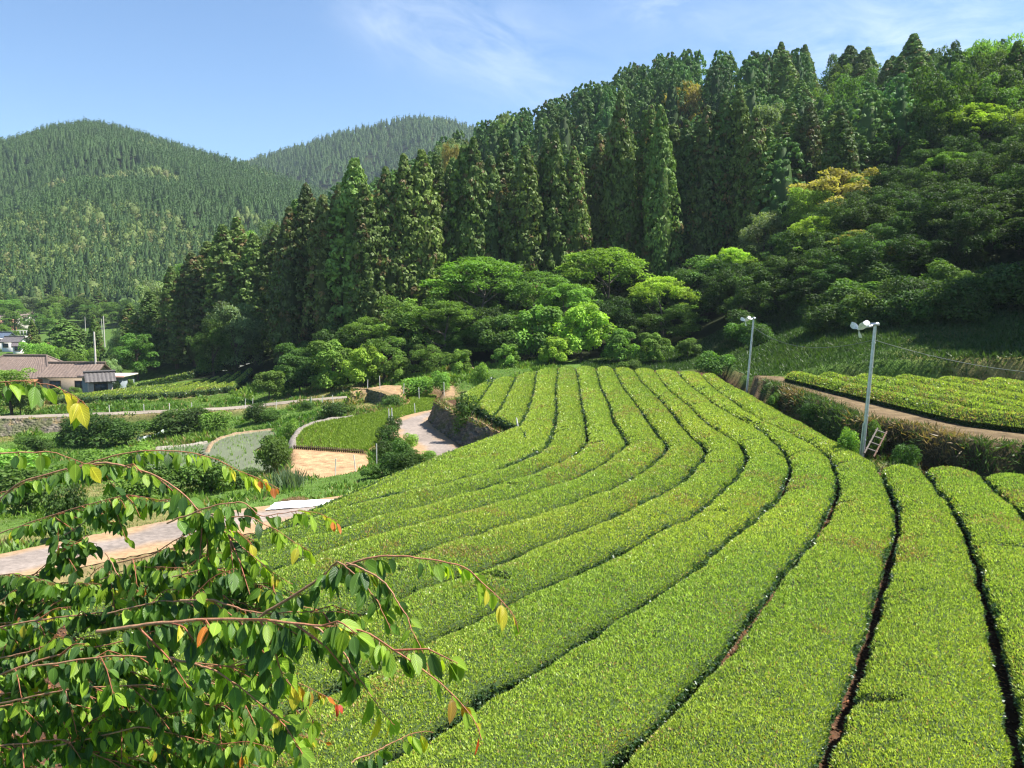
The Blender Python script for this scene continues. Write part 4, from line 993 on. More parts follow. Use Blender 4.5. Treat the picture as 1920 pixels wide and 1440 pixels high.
# ------------------------------------------------------------------ paddies
def fill_poly(poly, z, st=0.5, mat=None, name='', colr=(0.2, 0.2, 0.2)):
    x0, y0 = poly.min(0) - .2; x1, y1 = poly.max(0) + .2
    gx_ = np.arange(x0, x1 + st, st); gy_ = np.arange(y0, y1 + st, st)
    A, B = np.meshgrid(gx_, gy_, indexing='ij'); f = grid_faces(len(gx_), len(gy_))[:, ::-1]
    c = np.stack([A, B], -1).reshape(-1, 2)[f].mean(1); k = poly_sd(c[:, 0], c[:, 1], poly) < 0.35
    mb = MB(); mb.add(np.stack([A, B, np.full_like(A, z)], -1), f[k], colr); return tag(mb.build(name, mat), kind='structure')
m, t, b = new_mat('paddy_water')
b.inputs['Base Color'].default_value = (0.20, 0.22, 0.15, 1); b.inputs['Roughness'].default_value = 0.06; b.inputs['Specular IOR Level'].default_value = 1.0  # base colour lightened to stand in for part of the sky reflection
nz = t.nodes.new('ShaderNodeTexNoise'); nz.inputs['Scale'].default_value = 3; bp = t.nodes.new('ShaderNodeBump'); bp.inputs['Strength'].default_value = 0.1; bp.inputs['Distance'].default_value = 0.02
t.links.new(nz.outputs['Fac'], bp.inputs['Height']); t.links.new(bp.outputs[0], b.inputs['Normal'])
M_WATER = m
fill_poly(P2, Z2, 0.4, M_WATER, 'water'); fill_poly(P3, -4.62, 0.4, M_WATER, 'water')
def blades(mb, p, ln, col, wf=0.22, spread=0.55, up=1.0):
    n = len(p)
    d = np.array([0, 0, up]) + rdir(n) * spread
    leaf_quads(mb, p, d, rdir(n), ln, np.asarray(ln) * np.asarray(wf), col, 0, 0.05)
def inside_pts(poly, n, inset=0.1):
    lo, hi = poly.min(0), poly.max(0); q = rng.uniform(lo, hi, (n * 3, 2)); q = q[poly_sd(q[:, 0], q[:, 1], poly) < -inset]
    return q[:n]
# seedlings set in curved rows that follow the left bank of the terrace
ref = np.vstack([PL(cr2([(480, 770), (480, 720), (520, 660), (600, 622), (720, 597), (850, 580), (1000, 548), (1100, 530), (1160, 505)]), Z1)])[:, :2]
q = inside_pts(P1, 60000, 0.25)
dref = np.full(len(q), 1e9)
for i in range(len(ref) - 1): dref = np.minimum(dref, seg_dist(q[:, 0], q[:, 1], ref[i], ref[i + 1])[0])
rowp = np.abs((dref / 0.62) % 1 - 0.5)
gap_ok = (rowp < np.where(dref < 3.2, 0.27, 0.46)) | (rng.random(len(q)) < 0.12)
q = q[gap_ok]; mb = MB()
p3 = np.c_[q, np.full(len(q), Z1 - 0.1)]
blades(mb, p3, rng.uniform(0.16, 0.34, len(q)), np.array([0.210, 0.300, 0.042]) * rng.uniform(0.75, 1.3, (len(q), 1)), 0.3, 0.55)
q = inside_pts(P2, 1500, 0.3); p2c = P2.mean(0); rr_ = np.hypot(q[:, 0] - p2c[0] + 6, q[:, 1] - p2c[1] + 3)
q = q[(np.abs((rr_ / 0.9) % 1 - 0.5) < 0.13)]
blades(mb, np.c_[q, np.full(len(q), Z2)], rng.uniform(0.16, 0.3, len(q)), np.array([0.16, 0.27, 0.04]) * rng.uniform(0.8, 1.3, (len(q), 1)), 0.22, 0.4)
q = inside_pts(P3, 900, 0.3); blades(mb, np.c_[q, np.full(len(q), -4.62)], rng.uniform(0.16, 0.3, len(q)), np.array([0.12, 0.24, 0.04]) * rng.uniform(0.8, 1.2, (len(q), 1)), 0.22, 0.4)
tag(mb.build('rice_seedlings', M_GRASS), kind='stuff')
# dark stakes standing in for the shadowed row of seedling trays beside the dry bed
ea, eb = P(np.array(400 + 480 / 3.2), np.array(600 + 772 / 3.2), Z1), P(np.array(400 + 903 / 3.2), np.array(600 + 801 / 3.2), Z1)
mb = MB()
for k in range(34):
    s = (k + 0.5) / 34; c = ea * (1 - s) + eb * s
    box(mb, (c[0], c[1], Z1 + 0.08), (0.07, 0.07, 0.34 + 0.06 * rng.random()), rng.random(), np.array([0.075, 0.05, 0.03]) * rng.uniform(0.7, 1.3))
dv = eb - ea; box(mb, (*(ea + eb)[:2] / 2, Z1 + 0.13), (np.hypot(dv[0], dv[1]), 0.05, 0.06), math.atan2(dv[1], dv[0]), (0.12, 0.08, 0.045))
tag(mb.build('tray_shadow_stakes', M_WOOD), 'row of short dark stakes standing in for the shadowed seedling trays by the bare bed', 'edging')
# bund of pale earth round the flooded paddy
def bund(pts, z, wd, ht, name, lab, col):
    p = smooth_line(resample(PL(pts, z), 60), 4); n = len(p); t = norm(np.gradient(p[:, :2], axis=0)); nn = np.stack([-t[:, 1], t[:, 0]], 1)
    pr = [(-1, -0.35), (-0.6, 0.75), (-0.2, 1), (0.2, 1), (0.6, 0.75), (1, -0.35)]; V = np.zeros((n, 6, 3))
    for j, (a, h) in enumerate(pr):
        V[:, j, :2] = p[:, :2] + nn * a * wd; V[:, j, 2] = z + h * ht
    V += (rng.random(V.shape) - 0.5) * 0.09; V[:, :, 2] -= 0.12 * fbm(p[:, 0], p[:, 1], 1.3, 7)[:, None]; V[0, :, 2] = z - 0.3; V[-1, :, 2] = z - 0.3
    mb = MB(); mb.add(V, grid_faces(n, 6), np.array(col) * rng.uniform(0.8, 1.2, (n * 6, 1))); f0 = np.array([[0, 1, 2, 3], [0, 3, 4, 5]])
    return tag(mb.build(name, M_STONE, smooth=True), lab, 'bund')
bund([(388, 848), (396, 832), (411, 822), (443, 813), (500, 806), (518, 805)], Z2, 0.22, 0.15, 'earth_bund', 'pale curved earth bund round the flooded paddy', (0.24, 0.17, 0.10))
bund(cr2([(478, 772), (478, 720), (518, 658), (598, 618), (720, 592), (850, 576)]), Z1, 0.3, 0.16, 'earth_bund', 'curved grey bund along the left side of the green seedling terrace', (0.20, 0.175, 0.145))
bund([(290, 841), (340, 836), (389, 830)], -4.6, 0.22, 0.16, 'earth_bund', 'straight pale bund of the narrow paddy left of the flooded one', (0.26, 0.235, 0.19))

# ------------------------------------------------------------------ stone walls
def stone_wall(top, bot, label, seed, stone=0.30, col=(0.115, 0.10, 0.078)):  # default stone colour kept dark to stand in for the shaded face
    rs = np.random.default_rng(seed)
    top = np.asarray(top); bot = np.asarray(bot); Ln = np.linalg.norm(np.diff(top, axis=0), axis=1).sum(); Hh = np.linalg.norm(top - bot, axis=1).mean()
    nu = int(Ln / 0.07); nv = max(8, int(Hh / 0.06)); T = resample(top, nu); B = resample(bot, nu)
    s = np.linspace(0, 1, nv)[None, :, None]; V = T[:, None] * (1 - s) + B[:, None] * s
    bul = norm(np.cross(norm(np.gradient(T, axis=0)), B - T))[:, None]
    hzd = (B - T).mean(0) * np.array([1, 1, 0]) + np.array([0, -0.25, 0])
    if bul[:, 0].mean(0) @ hzd < 0: bul = -bul
    U = np.linspace(0, Ln, nu)[:, None] * np.ones((1, nv)); W = np.linspace(0, Hh, nv)[None] * np.ones((nu, 1))
    ns = int(Ln * Hh / (stone * stone * 0.75)); sx = rs.uniform(0, Ln, ns); sy = rs.uniform(0, Hh, ns); sc = rs.uniform(0.5, 1.5, ns)
    F1 = np.full(U.shape, 9.0); F2 = F1.copy(); ID = np.zeros(U.shape, int)
    for i in range(ns):
        d = np.hypot((U - sx[i]) * 0.85, (W - sy[i]) * 1.2); lt = d < F1
        F2 = np.where(lt, F1, np.minimum(F2, d)); ID = np.where(lt, i, ID); F1 = np.where(lt, d, F1)
    g = np.clip((F2 - F1) / (stone * 0.35), 0, 1); h = 0.17 * np.sqrt(g) * (0.6 + 0.5 * sc[ID]) + 0.05 * rs.random(U.shape)
    V = V + bul * h[..., None]
    V[:, 0, 2] += 0.12 * rs.random(nu)
    c = np.array(col) * sc[ID][..., None] * (0.75 + 0.5 * rs.random(U.shape + (1,)))
    moss = sstep(0.45, 0.65, fbm(U, W, 0.9, seed))[..., None] * 0.75
    c = c * (1 - moss) + np.array([0.075, 0.090, 0.030]) * moss
    drym = (sstep(0.55, 0.9, fbm(U, W * 0.4, 0.5, seed + 4)) * (W < Hh * 0.35))[..., None]
    c = c * (1 - drym) + C_DRY * 0.9 * drym
    mb = MB(); mb.add(V, grid_faces(nu, nv), c.reshape(-1, 3))
    # coping strip running back into the terrace
    back = -bul[:, 0] * 0.7; back[:, 2] = 0.05
    K = np.stack([V[:, 0], T + back * 0.5, T + back], 1); mb.add(K, grid_faces(nu, 3)[:, ::-1], np.tile(C_DRY * 0.8, (nu * 3, 1)) * rs.uniform(0.6, 1.2, (nu * 3, 1)))
    for e in (0, -1):
        q = np.stack([V[e], V[e] - bul[e] * 0.6], 1); mb.add(q, grid_faces(nv, 2), c[e].repeat(2, 0))
    return tag(mb.build('stone_wall', M_STONE), label, 'stone wall')
w_top = PL(FIELD_EDGE[1:], 0.02); w_bot = np.array([P(np.array(a), np.array(b_), z) for a, b_, z in [(806, 789, -1.85), (815, 802, -1.8), (838, 817, -1.7), (862, 834, -1.6), (895, 850, -1.45), (930, 866, -1.3), (962, 875, -1.2)]])
stone_wall(w_top, w_bot, 'mossy dry stone wall holding up the tea terrace beside the concrete road', 11)
stone_wall(np.array([P(np.array(a), np.array(b_), -1.9) for a, b_ in [(660, 728), (690, 731), (716, 737), (730, 743)]]), np.array([P(np.array(a), np.array(b_), -3.25) for a, b_ in [(655, 750), (688, 756), (712, 762), (727, 768)]]) + np.array([0, -0.3, 0]),
           'small dark stone wall under the bare terrace behind the seedlings', 12, 0.34, (0.11, 0.095, 0.075))
stone_wall(np.array([P(np.array(a), np.array(b_), -5.05) for a, b_ in [(-60, 792), (0, 789), (60, 788), (118, 785)]]), np.array([P(np.array(a), np.array(b_), -6.5) for a, b_ in [(-60, 822), (0, 819), (60, 816), (122, 812)]]) + np.array([0, -0.6, 0]),
           'old stone wall below the farm road at the left edge', 13, 0.32, (0.15, 0.13, 0.10))
q_ = resample(w_top, 400); jit = rng.normal(0, 0.16, (400 * 9, 2)); base_ = np.repeat(q_, 9, 0); base_[:, :2] += jit; nb = len(base_)
keep_ = fbm(base_[:, 0], base_[:, 1], 1.2, 141) > 0.42; base_ = base_[keep_]; nb = len(base_); mb = MB()
colw = np.where((rng.random(nb) < 0.55)[:, None], np.array([0.24, 0.17, 0.08]), np.array([0.11, 0.19, 0.035])) * rng.uniform(0.6, 1.3, (nb, 1))
blades(mb, base_, rng.uniform(0.12, 0.42, nb), colw, 0.14, 1.0, 0.35)
q_ = resample(w_bot, 300); base_ = np.repeat(q_, 6, 0) + np.c_[rng.normal(0, 0.12, (1800, 2)), np.full(1800, 0.02)]; keep_ = fbm(base_[:, 0], base_[:, 1], 0.9, 143) > 0.5; base_ = base_[keep_]; nb = len(base_)
blades(mb, base_, rng.uniform(0.1, 0.3, nb), np.array([0.16, 0.14, 0.05]) * rng.uniform(0.6, 1.4, (nb, 1)), 0.15, 0.9, 0.5)
tag(mb.build('weeds', M_GRASS), kind='stuff')
# loose rocks at the wall corner
def rock(c, r, label, seed, col=(0.30, 0.28, 0.25)):
    rs = np.random.default_rng(seed); nu, nv = 12, 8
    th = np.linspace(0, 6.2832, nu, endpoint=False)[:, None]; ph = np.linspace(-1.45, 1.45, nv)[None]
    d = np.stack([np.cos(th) * np.cos(ph), np.sin(th) * np.cos(ph), np.sin(ph) * np.ones_like(th)], -1)
    k = rdir(7); f = 1 + 0.0 * d[..., 0]
    for q in k: f = np.minimum(f, 0.72 / np.maximum(d @ q, 0.25))
    V = d * f[..., None] * np.array(r) * (1 + 0.06 * rs.random(f.shape)[..., None])
    fc = np.concatenate([np.stack([np.arange(nu) * nv + j, ((np.arange(nu) + 1) % nu) * nv + j, ((np.arange(nu) + 1) % nu) * nv + j + 1, np.arange(nu) * nv + j + 1], 1) for j in range(nv - 1)])
    mb = MB(); mb.add(V, fc, np.array(col) * rs.uniform(0.75, 1.15, (nu * nv, 1)))
    for j, fl in ((0, 1), (nv - 1, 0)):
        idx = np.arange(nu) * nv + j; mb.add(np.vstack([V.reshape(-1, 3)[idx], V.reshape(-1, 3)[idx].mean(0)]), np.stack([np.arange(nu), (np.arange(nu) + 1) % nu, np.full(nu, nu)], 1), col)
    o = mb.build('rock', M_STONE); o.location = c; return tag(o, label, 'rock', 'pale rocks at the end of the stone wall')
for i, (px, py, s, lab) in enumerate([(1003, 838, 0.42, 'largest pale rock at the corner between wall and tea rows'), (990, 850, 0.36, 'pale rock beside the leaning white post'), (1012, 828, 0.3, 'pale rock at the foot of the outer curving tea row'), (976, 858, 0.26, 'small pale rock at the wall end near the road'), (984, 822, 0.24, 'small pale rock on top of the wall end'), (999, 826, 0.22, 'smallest pale rock on the wall corner')]):
    q = P(np.array(px), np.array(py), -0.35); rock((q[0], q[1], gzi(q[0], q[1]) + s * 0.35), (s, s * 0.8, s * 0.65), lab, i)

# ------------------------------------------------------------------ grass, weeds and banks
def scatter(n, xr, yr):
    return rng.uniform(xr[0], xr[1], n), rng.uniform(yr[0], yr[1], n)
road_d = lambda x, y: path_nearest(x, y, road_c[::3])[0]
farm_d = lambda x, y: path_nearest(x, y, farm_c[::3])[0]
PLOT1 = np.array([P(np.array(u), np.array(v), z)[:2] for u, v, z in [(80, 756, -5.3), (440, 741, -5.3), (490, 722, -5.1), (228, 736, -5.1)]])
PLOT2 = np.array([P(np.array(u), np.array(v), z)[:2] for u, v, z in [(246, 724, -5.2), (408, 700, -5.2), (462, 692, -4.4), (330, 704, -4.4)]])
def grass_field():
    mb = MB()
    x, y = scatter(420000, (-66, 6), (11, 112)); z = gzi(x, y); p = np.stack([x, y, z], 1)
    ok = in_view(p, 0.06) & (poly_sd(x, y, field_poly) > 0.15) & (poly_sd(x, y, P1) > 0.1) & (poly_sd(x, y, P2) > 0.1) & (poly_sd(x, y, P3) > 0.1) & (poly_sd(x, y, SEED) > 0.15) & (poly_sd(x, y, WT) > 0.2)
    x, y, p = x[ok], y[ok], p[ok]
    ok = (road_d(x, y) > 1.75 + 0.35 * rng.random(len(x))) & (farm_d(x, y) > 1.2) & (forest_mask(x, y) < 0.9) & (poly_sd(x, y, PLOT1) > 1.2) & (poly_sd(x, y, PLOT2) > 1.2)
    p = p[ok]; x, y = p[:, 0], p[:, 1]; n = len(p)
    g = fbm(x, y, 6, 91); g2 = fbm(x, y, 2.2, 95); dist = np.hypot(x, y)
    tall = sstep(0.48, 0.66, g2)
    ln = (0.12 + 0.34 * tall * (0.5 + g)) * rng.uniform(0.5, 1.3, n) * (0.7 + dist / 130)
    c1 = np.array([0.085, 0.185, 0.028]); c2 = np.array([0.165, 0.265, 0.040]); c3 = np.array([0.30, 0.24, 0.10])
    f = np.clip(g * 1.6 - 0.3 + rng.normal(0, 0.25, n), 0, 1)[:, None]
    c = c1 * (1 - f) + c2 * f
    dr = rng.random(n) < 0.05 + 0.35 * sstep(0.52, 0.7, fbm(x, y, 7, 11)); c[dr] = c3
    blades(mb, p - np.array([0, 0, 0.03]), ln, c * rng.uniform(0.75, 1.25, (n, 1)), 0.17 + 0.12 * (dist / 80), 0.8)
    return tag(mb.build('grass', M_GRASS), kind='stuff')
grass_field()
def shade_slope():
    mb = MB()
    x, y = scatter(330000, (8, 52), (30, 96)); p = np.stack([x, y, gzi(np.minimum(x, 47), y)], 1)
    ok = in_view(p, 0.06) & (poly_sd(x, y, upper_poly) > 0.1) & (poly_sd(x, y, field_poly) > 0.6) & (x < 47.5) & (y > 46 + 0 * x)
    p = p[ok]; n = len(p); g = fbm(p[:, 0], p[:, 1], 4, 111)
    c = np.array([0.034, 0.080, 0.016]) * (1 - g[:, None]) + np.array([0.070, 0.125, 0.026]) * g[:, None]  # greens darkened to stand in for the shade of the trees
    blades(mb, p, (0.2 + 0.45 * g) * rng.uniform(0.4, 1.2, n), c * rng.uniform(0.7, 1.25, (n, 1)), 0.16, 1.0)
    return tag(mb.build('grass', M_GRASS), kind='stuff')
shade_slope()
def bank_grass():
    mb = MB(); ue = upper_edge[:, :2]
    x, y = scatter(900000, (6, 44), (20, 66)); su_ = poly_sd(x, y, upper_poly); sf_ = poly_sd(x, y, field_poly)
    ok = (sf_ > 0.05) & (su_ > -1.3) & (y < 60) & (path_nearest(x, y, upper_edge)[0] < 4.5); x, y, su_ = x[ok], y[ok], su_[ok]; p = np.stack([x, y, gzi(np.minimum(x, 47), y)], 1)
    ok = in_view(p, 0.1); p, su_ = p[ok], su_[ok]; n = len(p)
    ond = sstep(0.3, -0.5, su_) if False else (su_ < 0.35)
    g = fbm(p[:, 0], p[:, 1], 2.0, 121) + rng.normal(0, 0.08, n)
    green = (g > 0.47)
    c = np.where(green[:, None], np.array([0.080, 0.15, 0.03]), np.array([0.120, 0.090, 0.040])); c = np.where((ond & ~green)[:, None], np.array([0.30, 0.215, 0.095]), c)  # dry blades off the terrace edge darkened to stand in for bank shadow
    keepm = rng.random(n) < np.where(su_ < -0.5, 0.30, np.where(su_ > 1.2, 0.3, 1.0)); p, c, g, su_ = p[keepm], c[keepm], g[keepm], su_[keepm]; n = len(p)
    ln = (0.14 + 0.26 * rng.random(n)) * np.where(su_ < 0, 0.75, 1.1)
    blades(mb, p - np.array([0, 0, 0.02]), ln * rng.uniform(0.5, 1.45, n) * np.where(su_ < -0.5, 0.6, 1.0), c * rng.uniform(0.45, 1.15, (n, 1)), 0.12, 1.1, 0.45)
    return tag(mb.build('grass', M_GRASS), kind='stuff')
bank_grass()
# litter of dry leaves in the gaps of the tea field
def litter():
    mb = MB(); x, y = scatter(70000, (-14, 18), (8.5, 40)); p = np.stack([x, y, np.full(len(x), 0.03)], 1)
    ok = (poly_sd(x, y, field_poly) < -0.2) & in_view(p, 0.05); p = p[ok]; p[:, 2] = gzi(p[:, 0], p[:, 1]) + 0.03; n = len(p)
    col = np.where((rng.random(n) < 0.5)[:, None], np.array([0.30, 0.12, 0.05]), np.array([0.22, 0.15, 0.08])) * rng.uniform(0.6, 1.3, (n, 1))
    leaf_quads(mb, p, rdir(n) * np.array([1, 1, 0.25]), np.array([0, 0, 1]) + rdir(n) * 0.5, 0.085, 0.045, col)
    return tag(mb.build('leaves', M_GRASS), kind='stuff')
litter()

# ------------------------------------------------------------------ bushes
BG = 'bushes on the banks and terraces'
def bush(key, px, py, z, hw, h_px, label, group=BG):
    q = P(np.array(px), np.array(py), z); s = q[1] / F
    zg = float(gzi(q[0], q[1]))
    return plant(key, q[0], q[1], zg, h_px * s + max(0, z - zg), hw * s, 'bush', label, 'bush', group)
for a in [('bush_dark', 874, 786, -0.1, 27, 46, 'dark round bush on top of the stone wall by the tea terrace'),
          ('bush_mid', 515, 888, -3.6, 36, 76, 'dense dark green bush between the flooded paddy and the bare bed'),
          ('bush_dark', 738, 815, -2.0, 17, 30, 'small dark bush at the top of the bank between road and seedlings'), ('bush_dark', 726, 840, -2.3, 24, 44, 'dark bush on the bank between road and seedlings'),
          ('bush_dark', 722, 868, -2.3, 26, 42, 'dark bush at the right end of the bare bed'), ('bush_mid', 752, 872, -1.9, 30, 56, 'leafy bush on the bank above the bare bed'),
          ('bush_dark', 745, 900, -1.9, 34, 46, 'dark bush in the hollow under the road bend'), ('bush_mid', 782, 892, -1.6, 30, 46, 'bush with bare twigs beside the road bend'), ('bush_bright', 806, 868, -1.6, 20, 24, 'low bright bush on the road verge'),
          ('bush_bright', 770, 846, -1.9, 18, 28, 'light green bush climbing the road bank'), ('bush_mid', 700, 902, -1.9, 30, 30, 'low spreading bush left of the dark hollow'),
          ('bush_dark', 180, 832, -6.4, 56, 56, 'broad dark bush on the bank under the farm road, left one'), ('bush_mid', 240, 830, -6.2, 40, 46, 'bush on the bank under the farm road, right of the broad one'), ('bush_dark', 140, 828, -6.5, 34, 44, 'dark bush beside the old wall under the farm road'),
          ('bush_dark', 350, 822, -6.0, 55, 54, 'broad bush on the bank under the middle of the farm road'), ('bush_mid', 300, 818, -6.1, 36, 40, 'bush left of the broad middle one'), ('bush_bright', 405, 818, -5.7, 36, 42, 'lighter bush right of the broad middle one'),
          ('bush_dark', 480, 800, -5.0, 30, 38, 'dark bush on the bank below the bend of the farm road'), ('bush_mid', 515, 802, -5.0, 26, 26, 'low bush below the bend of the farm road'),
          ('bush_dark', 628, 784, -3.6, 32, 30, 'dark bush on the grassy bank by the seedlings'), ('bush_mid', 655, 780, -3.5, 22, 20, 'small bush on the grassy bank by the seedlings'), ('bush_dark', 575, 772, -4.0, 18, 18, 'small dark bush below the farm road'),
          ('bush_dark', 735, 768, -3.0, 26, 26, 'dark bush standing in for a dark hole by the small stone wall'), ('bush_bright', 545, 812, -3.2, 22, 26, 'pale flowering bush at the corner of the seedling terrace'),  # first bush is put where there is only a dark hole
          ('bush_mid', 60, 850, -6.4, 40, 36, 'bush on the lower grassy terrace at the left'), ('bush_bright', 260, 872, -5.6, 46, 40, 'bright weedy bush left of the narrow paddy'), ('bush_bright', 190, 900, -5.3, 60, 56, 'bright leafy bush behind the cherry branches'),
          ('bush_mid', 60, 960, -3.2, 80, 96, 'large leafy bush beside the concrete road at the left'), ('bush_dark', 130, 1000, -1.9, 42, 96, 'dark bush at the road edge behind the cherry'), ('bush_bright', 20, 910, -5.2, 90, 70, 'bright green bush on the slope at the left edge'),
          ('bush_mid', 400, 925, -2.9, 66, 70, 'dark green bush below the flooded paddy'), ('bush_mid', 320, 935, -2.9, 60, 80, 'bush behind the long arching cherry branch'), ('bush_dark', 460, 915, -2.9, 36, 40, 'dark bush at the corner of the flooded paddy'), ('bush_bright', 250, 960, -2.9, 60, 70, 'leafy bush behind the middle of the cherry'),
          ('bush_bright', 1590, 832, 1.0, 26, 30, 'green bush on the bank behind the near fan pole'), ('bush_mid', 1640, 806, 1.3, 22, 22, 'leafy bush at the top of the bank by the ladder'), ('bush_dark', 1700, 860, 0.8, 30, 30, 'dark bush low on the shaded bank right of the ladder'), ('bush_mid', 1450, 752, 0.8, 16, 18, 'small green bush on the bank near the far fan pole'), ('bush_dark', 1520, 772, 1.0, 20, 18, 'dull bush on the shaded bank between the fan poles'),
          ('bush_mid', 1180, 697, 0.3, 30, 24, 'low bush behind the middle tea row ends'), ('bush_mid', 1340, 694, 0.8, 40, 36, 'low shaded bush behind the last tea row ends'), ('bush_bright', 900, 708, -0.3, 22, 26, 'low weedy bush at the far left corner of the tea field'), ('bush_bright', 785, 728, -1.8, 40, 22, 'low bright weeds on the bare terrace'), ('bush_bright', 830, 726, -1.5, 22, 30, 'light rounded bush at the end of the bare terrace')]:
    bush(*a)
# undergrowth along the foot of the shaded right slope
rs = np.random.default_rng(15)
for i in range(44):
    px = rs.uniform(1380, 1990); dep = np.interp(px, [1380, 1500, 1850, 2000], [84, 75, 65, 62]) + rs.uniform(-3, 10)
    x, z = ground_at(px, dep)
    if x > 46: continue
    plant('bush_mid' if i % 3 == 0 else 'bush_dark', x, dep, z, rs.uniform(1.4, 3.6), rs.uniform(1.4, 2.8), 'bush', 'shaded undergrowth bush at the top of the dark grass slope', 'bush', 'undergrowth of the shaded slope', parts=False)
# unseen trees added outside the picture on the right to shade the grass slope
for i in range(90):
    x = rs.uniform(46.5, 84); y = rs.uniform(56, 104)
    if 960 + F * x / y < 2010 or (i > 60 and x > 62): continue
    z = float(terrain_z(np.array([x]), np.array([y]), False)[0])
    plant(['cedar0', 'cedar1', 'round_dark', 'round_mid'][i % 4], x, y, z, rs.uniform(17, 24), rs.uniform(3.4, 4.8), 'shade_tree', 'unseen tree added past the right frame edge to shade the grass slope', 'tree', 'shade trees added past the right frame edge', parts=False)

for i in range(16):  # nearer unseen trees added to deepen the shade on the slope
    y = rs.uniform(57, 68); x = rs.uniform(max(44.5, 0.705 * y), 55)
    z = float(terrain_z(np.array([x]), np.array([y]), False)[0])
    plant(['cedar1', 'round_dark', 'round_mid2'][i % 3], x, y, z, rs.uniform(19, 25), rs.uniform(3.6, 5.0), 'shade_tree', 'unseen tree added past the right frame edge to shade the grass slope', 'tree', 'shade trees added past the right frame edge', parts=False)

# ------------------------------------------------------------------ houses
C_TILE = np.array([0.185, 0.135, 0.105])
def roof_slope(mb, p00, p01, p10, p11, col, pitch=0.5, amp=0.05, thick=0.12):
    """tiled slope: eave p00..p01, ridge p10..p11 with rolls running down the slope"""
    p00, p01, p10, p11 = [np.array(q, float) for q in (p00, p01, p10, p11)]
    L_ = np.linalg.norm(p01 - p00); nu = max(9, int(L_ / pitch * 6)); nv = 7
    u = np.linspace(0, 1, nu)[:, None, None]; v = np.linspace(0, 1, nv)[None, :, None]
    V = (p00 * (1 - u) + p01 * u) * (1 - v) + (p10 * (1 - u) + p11 * u) * v
    n = norm(np.cross(p01 - p00, p10 - p00)); n = n if n[2] > 0 else -n
    wv = amp * np.abs(np.sin(u[..., 0] * L_ / pitch * math.pi)) + 0.03 * (np.arange(nv) % 2)[None]
    V2 = V + n * wv[..., None]
    c = np.array(col) * (0.8 + 0.4 * rng.random((nu, nv, 1)))
    f = grid_faces(nu, nv)
    mb.add(V2, f, c.reshape(-1, 3)); mb.add(V - n * thick, f[:, ::-1], np.array(col) * 0.6)
    for e in (0, -1):
        mb.add(np.stack([V2[e], (V - n * thick)[e]], 1), grid_faces(nv, 2), np.array(col) * 0.7); 
    for e in (0, -1):
        mb.add(np.stack([V2[:, e], (V - n * thick)[:, e]], 1), grid_faces(nu, 2), np.array(col) * 0.7)
def house(label, loc, rz, L_, W, wall_h, rise, hip=0.0, over=0.7, tile=C_TILE, wall=(0.50, 0.42, 0.33), group=None, windows=3, found=2.0, trim=(0.12, 0.08, 0.05), wing=None):
    t = thing('tiled_house', label, 'house', loc, rz, group)
    mb = MB(); box(mb, (0, 0, (wall_h - found) / 2), (L_, W, wall_h + found), 0, wall)
    if hip <= 0:
        for s in (-1, 1):
            x = s * L_ / 2; mb.add([[x, -W / 2, wall_h], [x, W / 2, wall_h], [x, 0, wall_h + rise * W / (W + 2 * over)]], [[0, 1, 2]], wall)
    mb.build('wall', M_PLAIN, t)
    mb = MB(); ex, ey = L_ / 2 + over, W / 2 + over; z0, z1 = wall_h - 0.12, wall_h + rise; rx = ex - hip
    roof_slope(mb, (-ex, -ey, z0), (ex, -ey, z0), (-rx, 0, z1), (rx, 0, z1), tile)
    roof_slope(mb, (ex, ey, z0), (-ex, ey, z0), (rx, 0, z1), (-rx, 0, z1), tile)
    if hip > 0:
        for s in (-1, 1): roof_slope(mb, (s * ex, s * -ey, z0), (s * ex, s * ey, z0), (s * rx, s * -0.01, z1), (s * rx, s * 0.01, z1), tile)
    rf = mb.build('roof', M_TILE, t)
    mb = MB(); tube(mb, [(-rx - 0.1, 0, z1 + 0.12), (0, 0, z1 + 0.12), (rx + 0.1, 0, z1 + 0.12)], 0.2, 6, tile * 0.75)
    if hip > 0:
        for sx in (-1, 1):
            for sy in (-1, 1): tube(mb, [(sx * rx, 0, z1 + 0.1), (sx * (rx + ex) / 2, sy * ey / 2, (z0 + z1) / 2 + 0.12), (sx * ex, sy * ey, z0 + 0.12)], 0.16, 6, tile * 0.75)
    mb.build('ridge', M_TILE, rf)
    for k in range(windows):
        x = -L_ / 2 + L_ * (k + 0.5) / windows; wd = min(1.6, L_ / windows * 0.6)
        mb = MB()
        for sx in (-1, 1): box(mb, (x + sx * wd / 2, -W / 2 - 0.03, wall_h * 0.5), (0.1, 0.09, 1.1), 0, trim)
        for sz in (-1, 1): box(mb, (x, -W / 2 - 0.032, wall_h * 0.5 + sz * 0.55), (wd + 0.1, 0.1, 0.1), 0, trim)
        box(mb, (x, -W / 2 - 0.031, wall_h * 0.5), (0.06, 0.07, 1.0), 0, trim)
        fr = mb.build('window', M_WOOD, t)
        mb = MB(); box(mb, (x, -W / 2 - 0.012, wall_h * 0.5), (wd - 0.1, 0.03, 1.0), 0, (0.06, 0.07, 0.08)); mb.build('pane', M_TILE, fr)
    return t
def at(px, py, dep):
    q = D(np.array(px), np.array(py), dep); return q
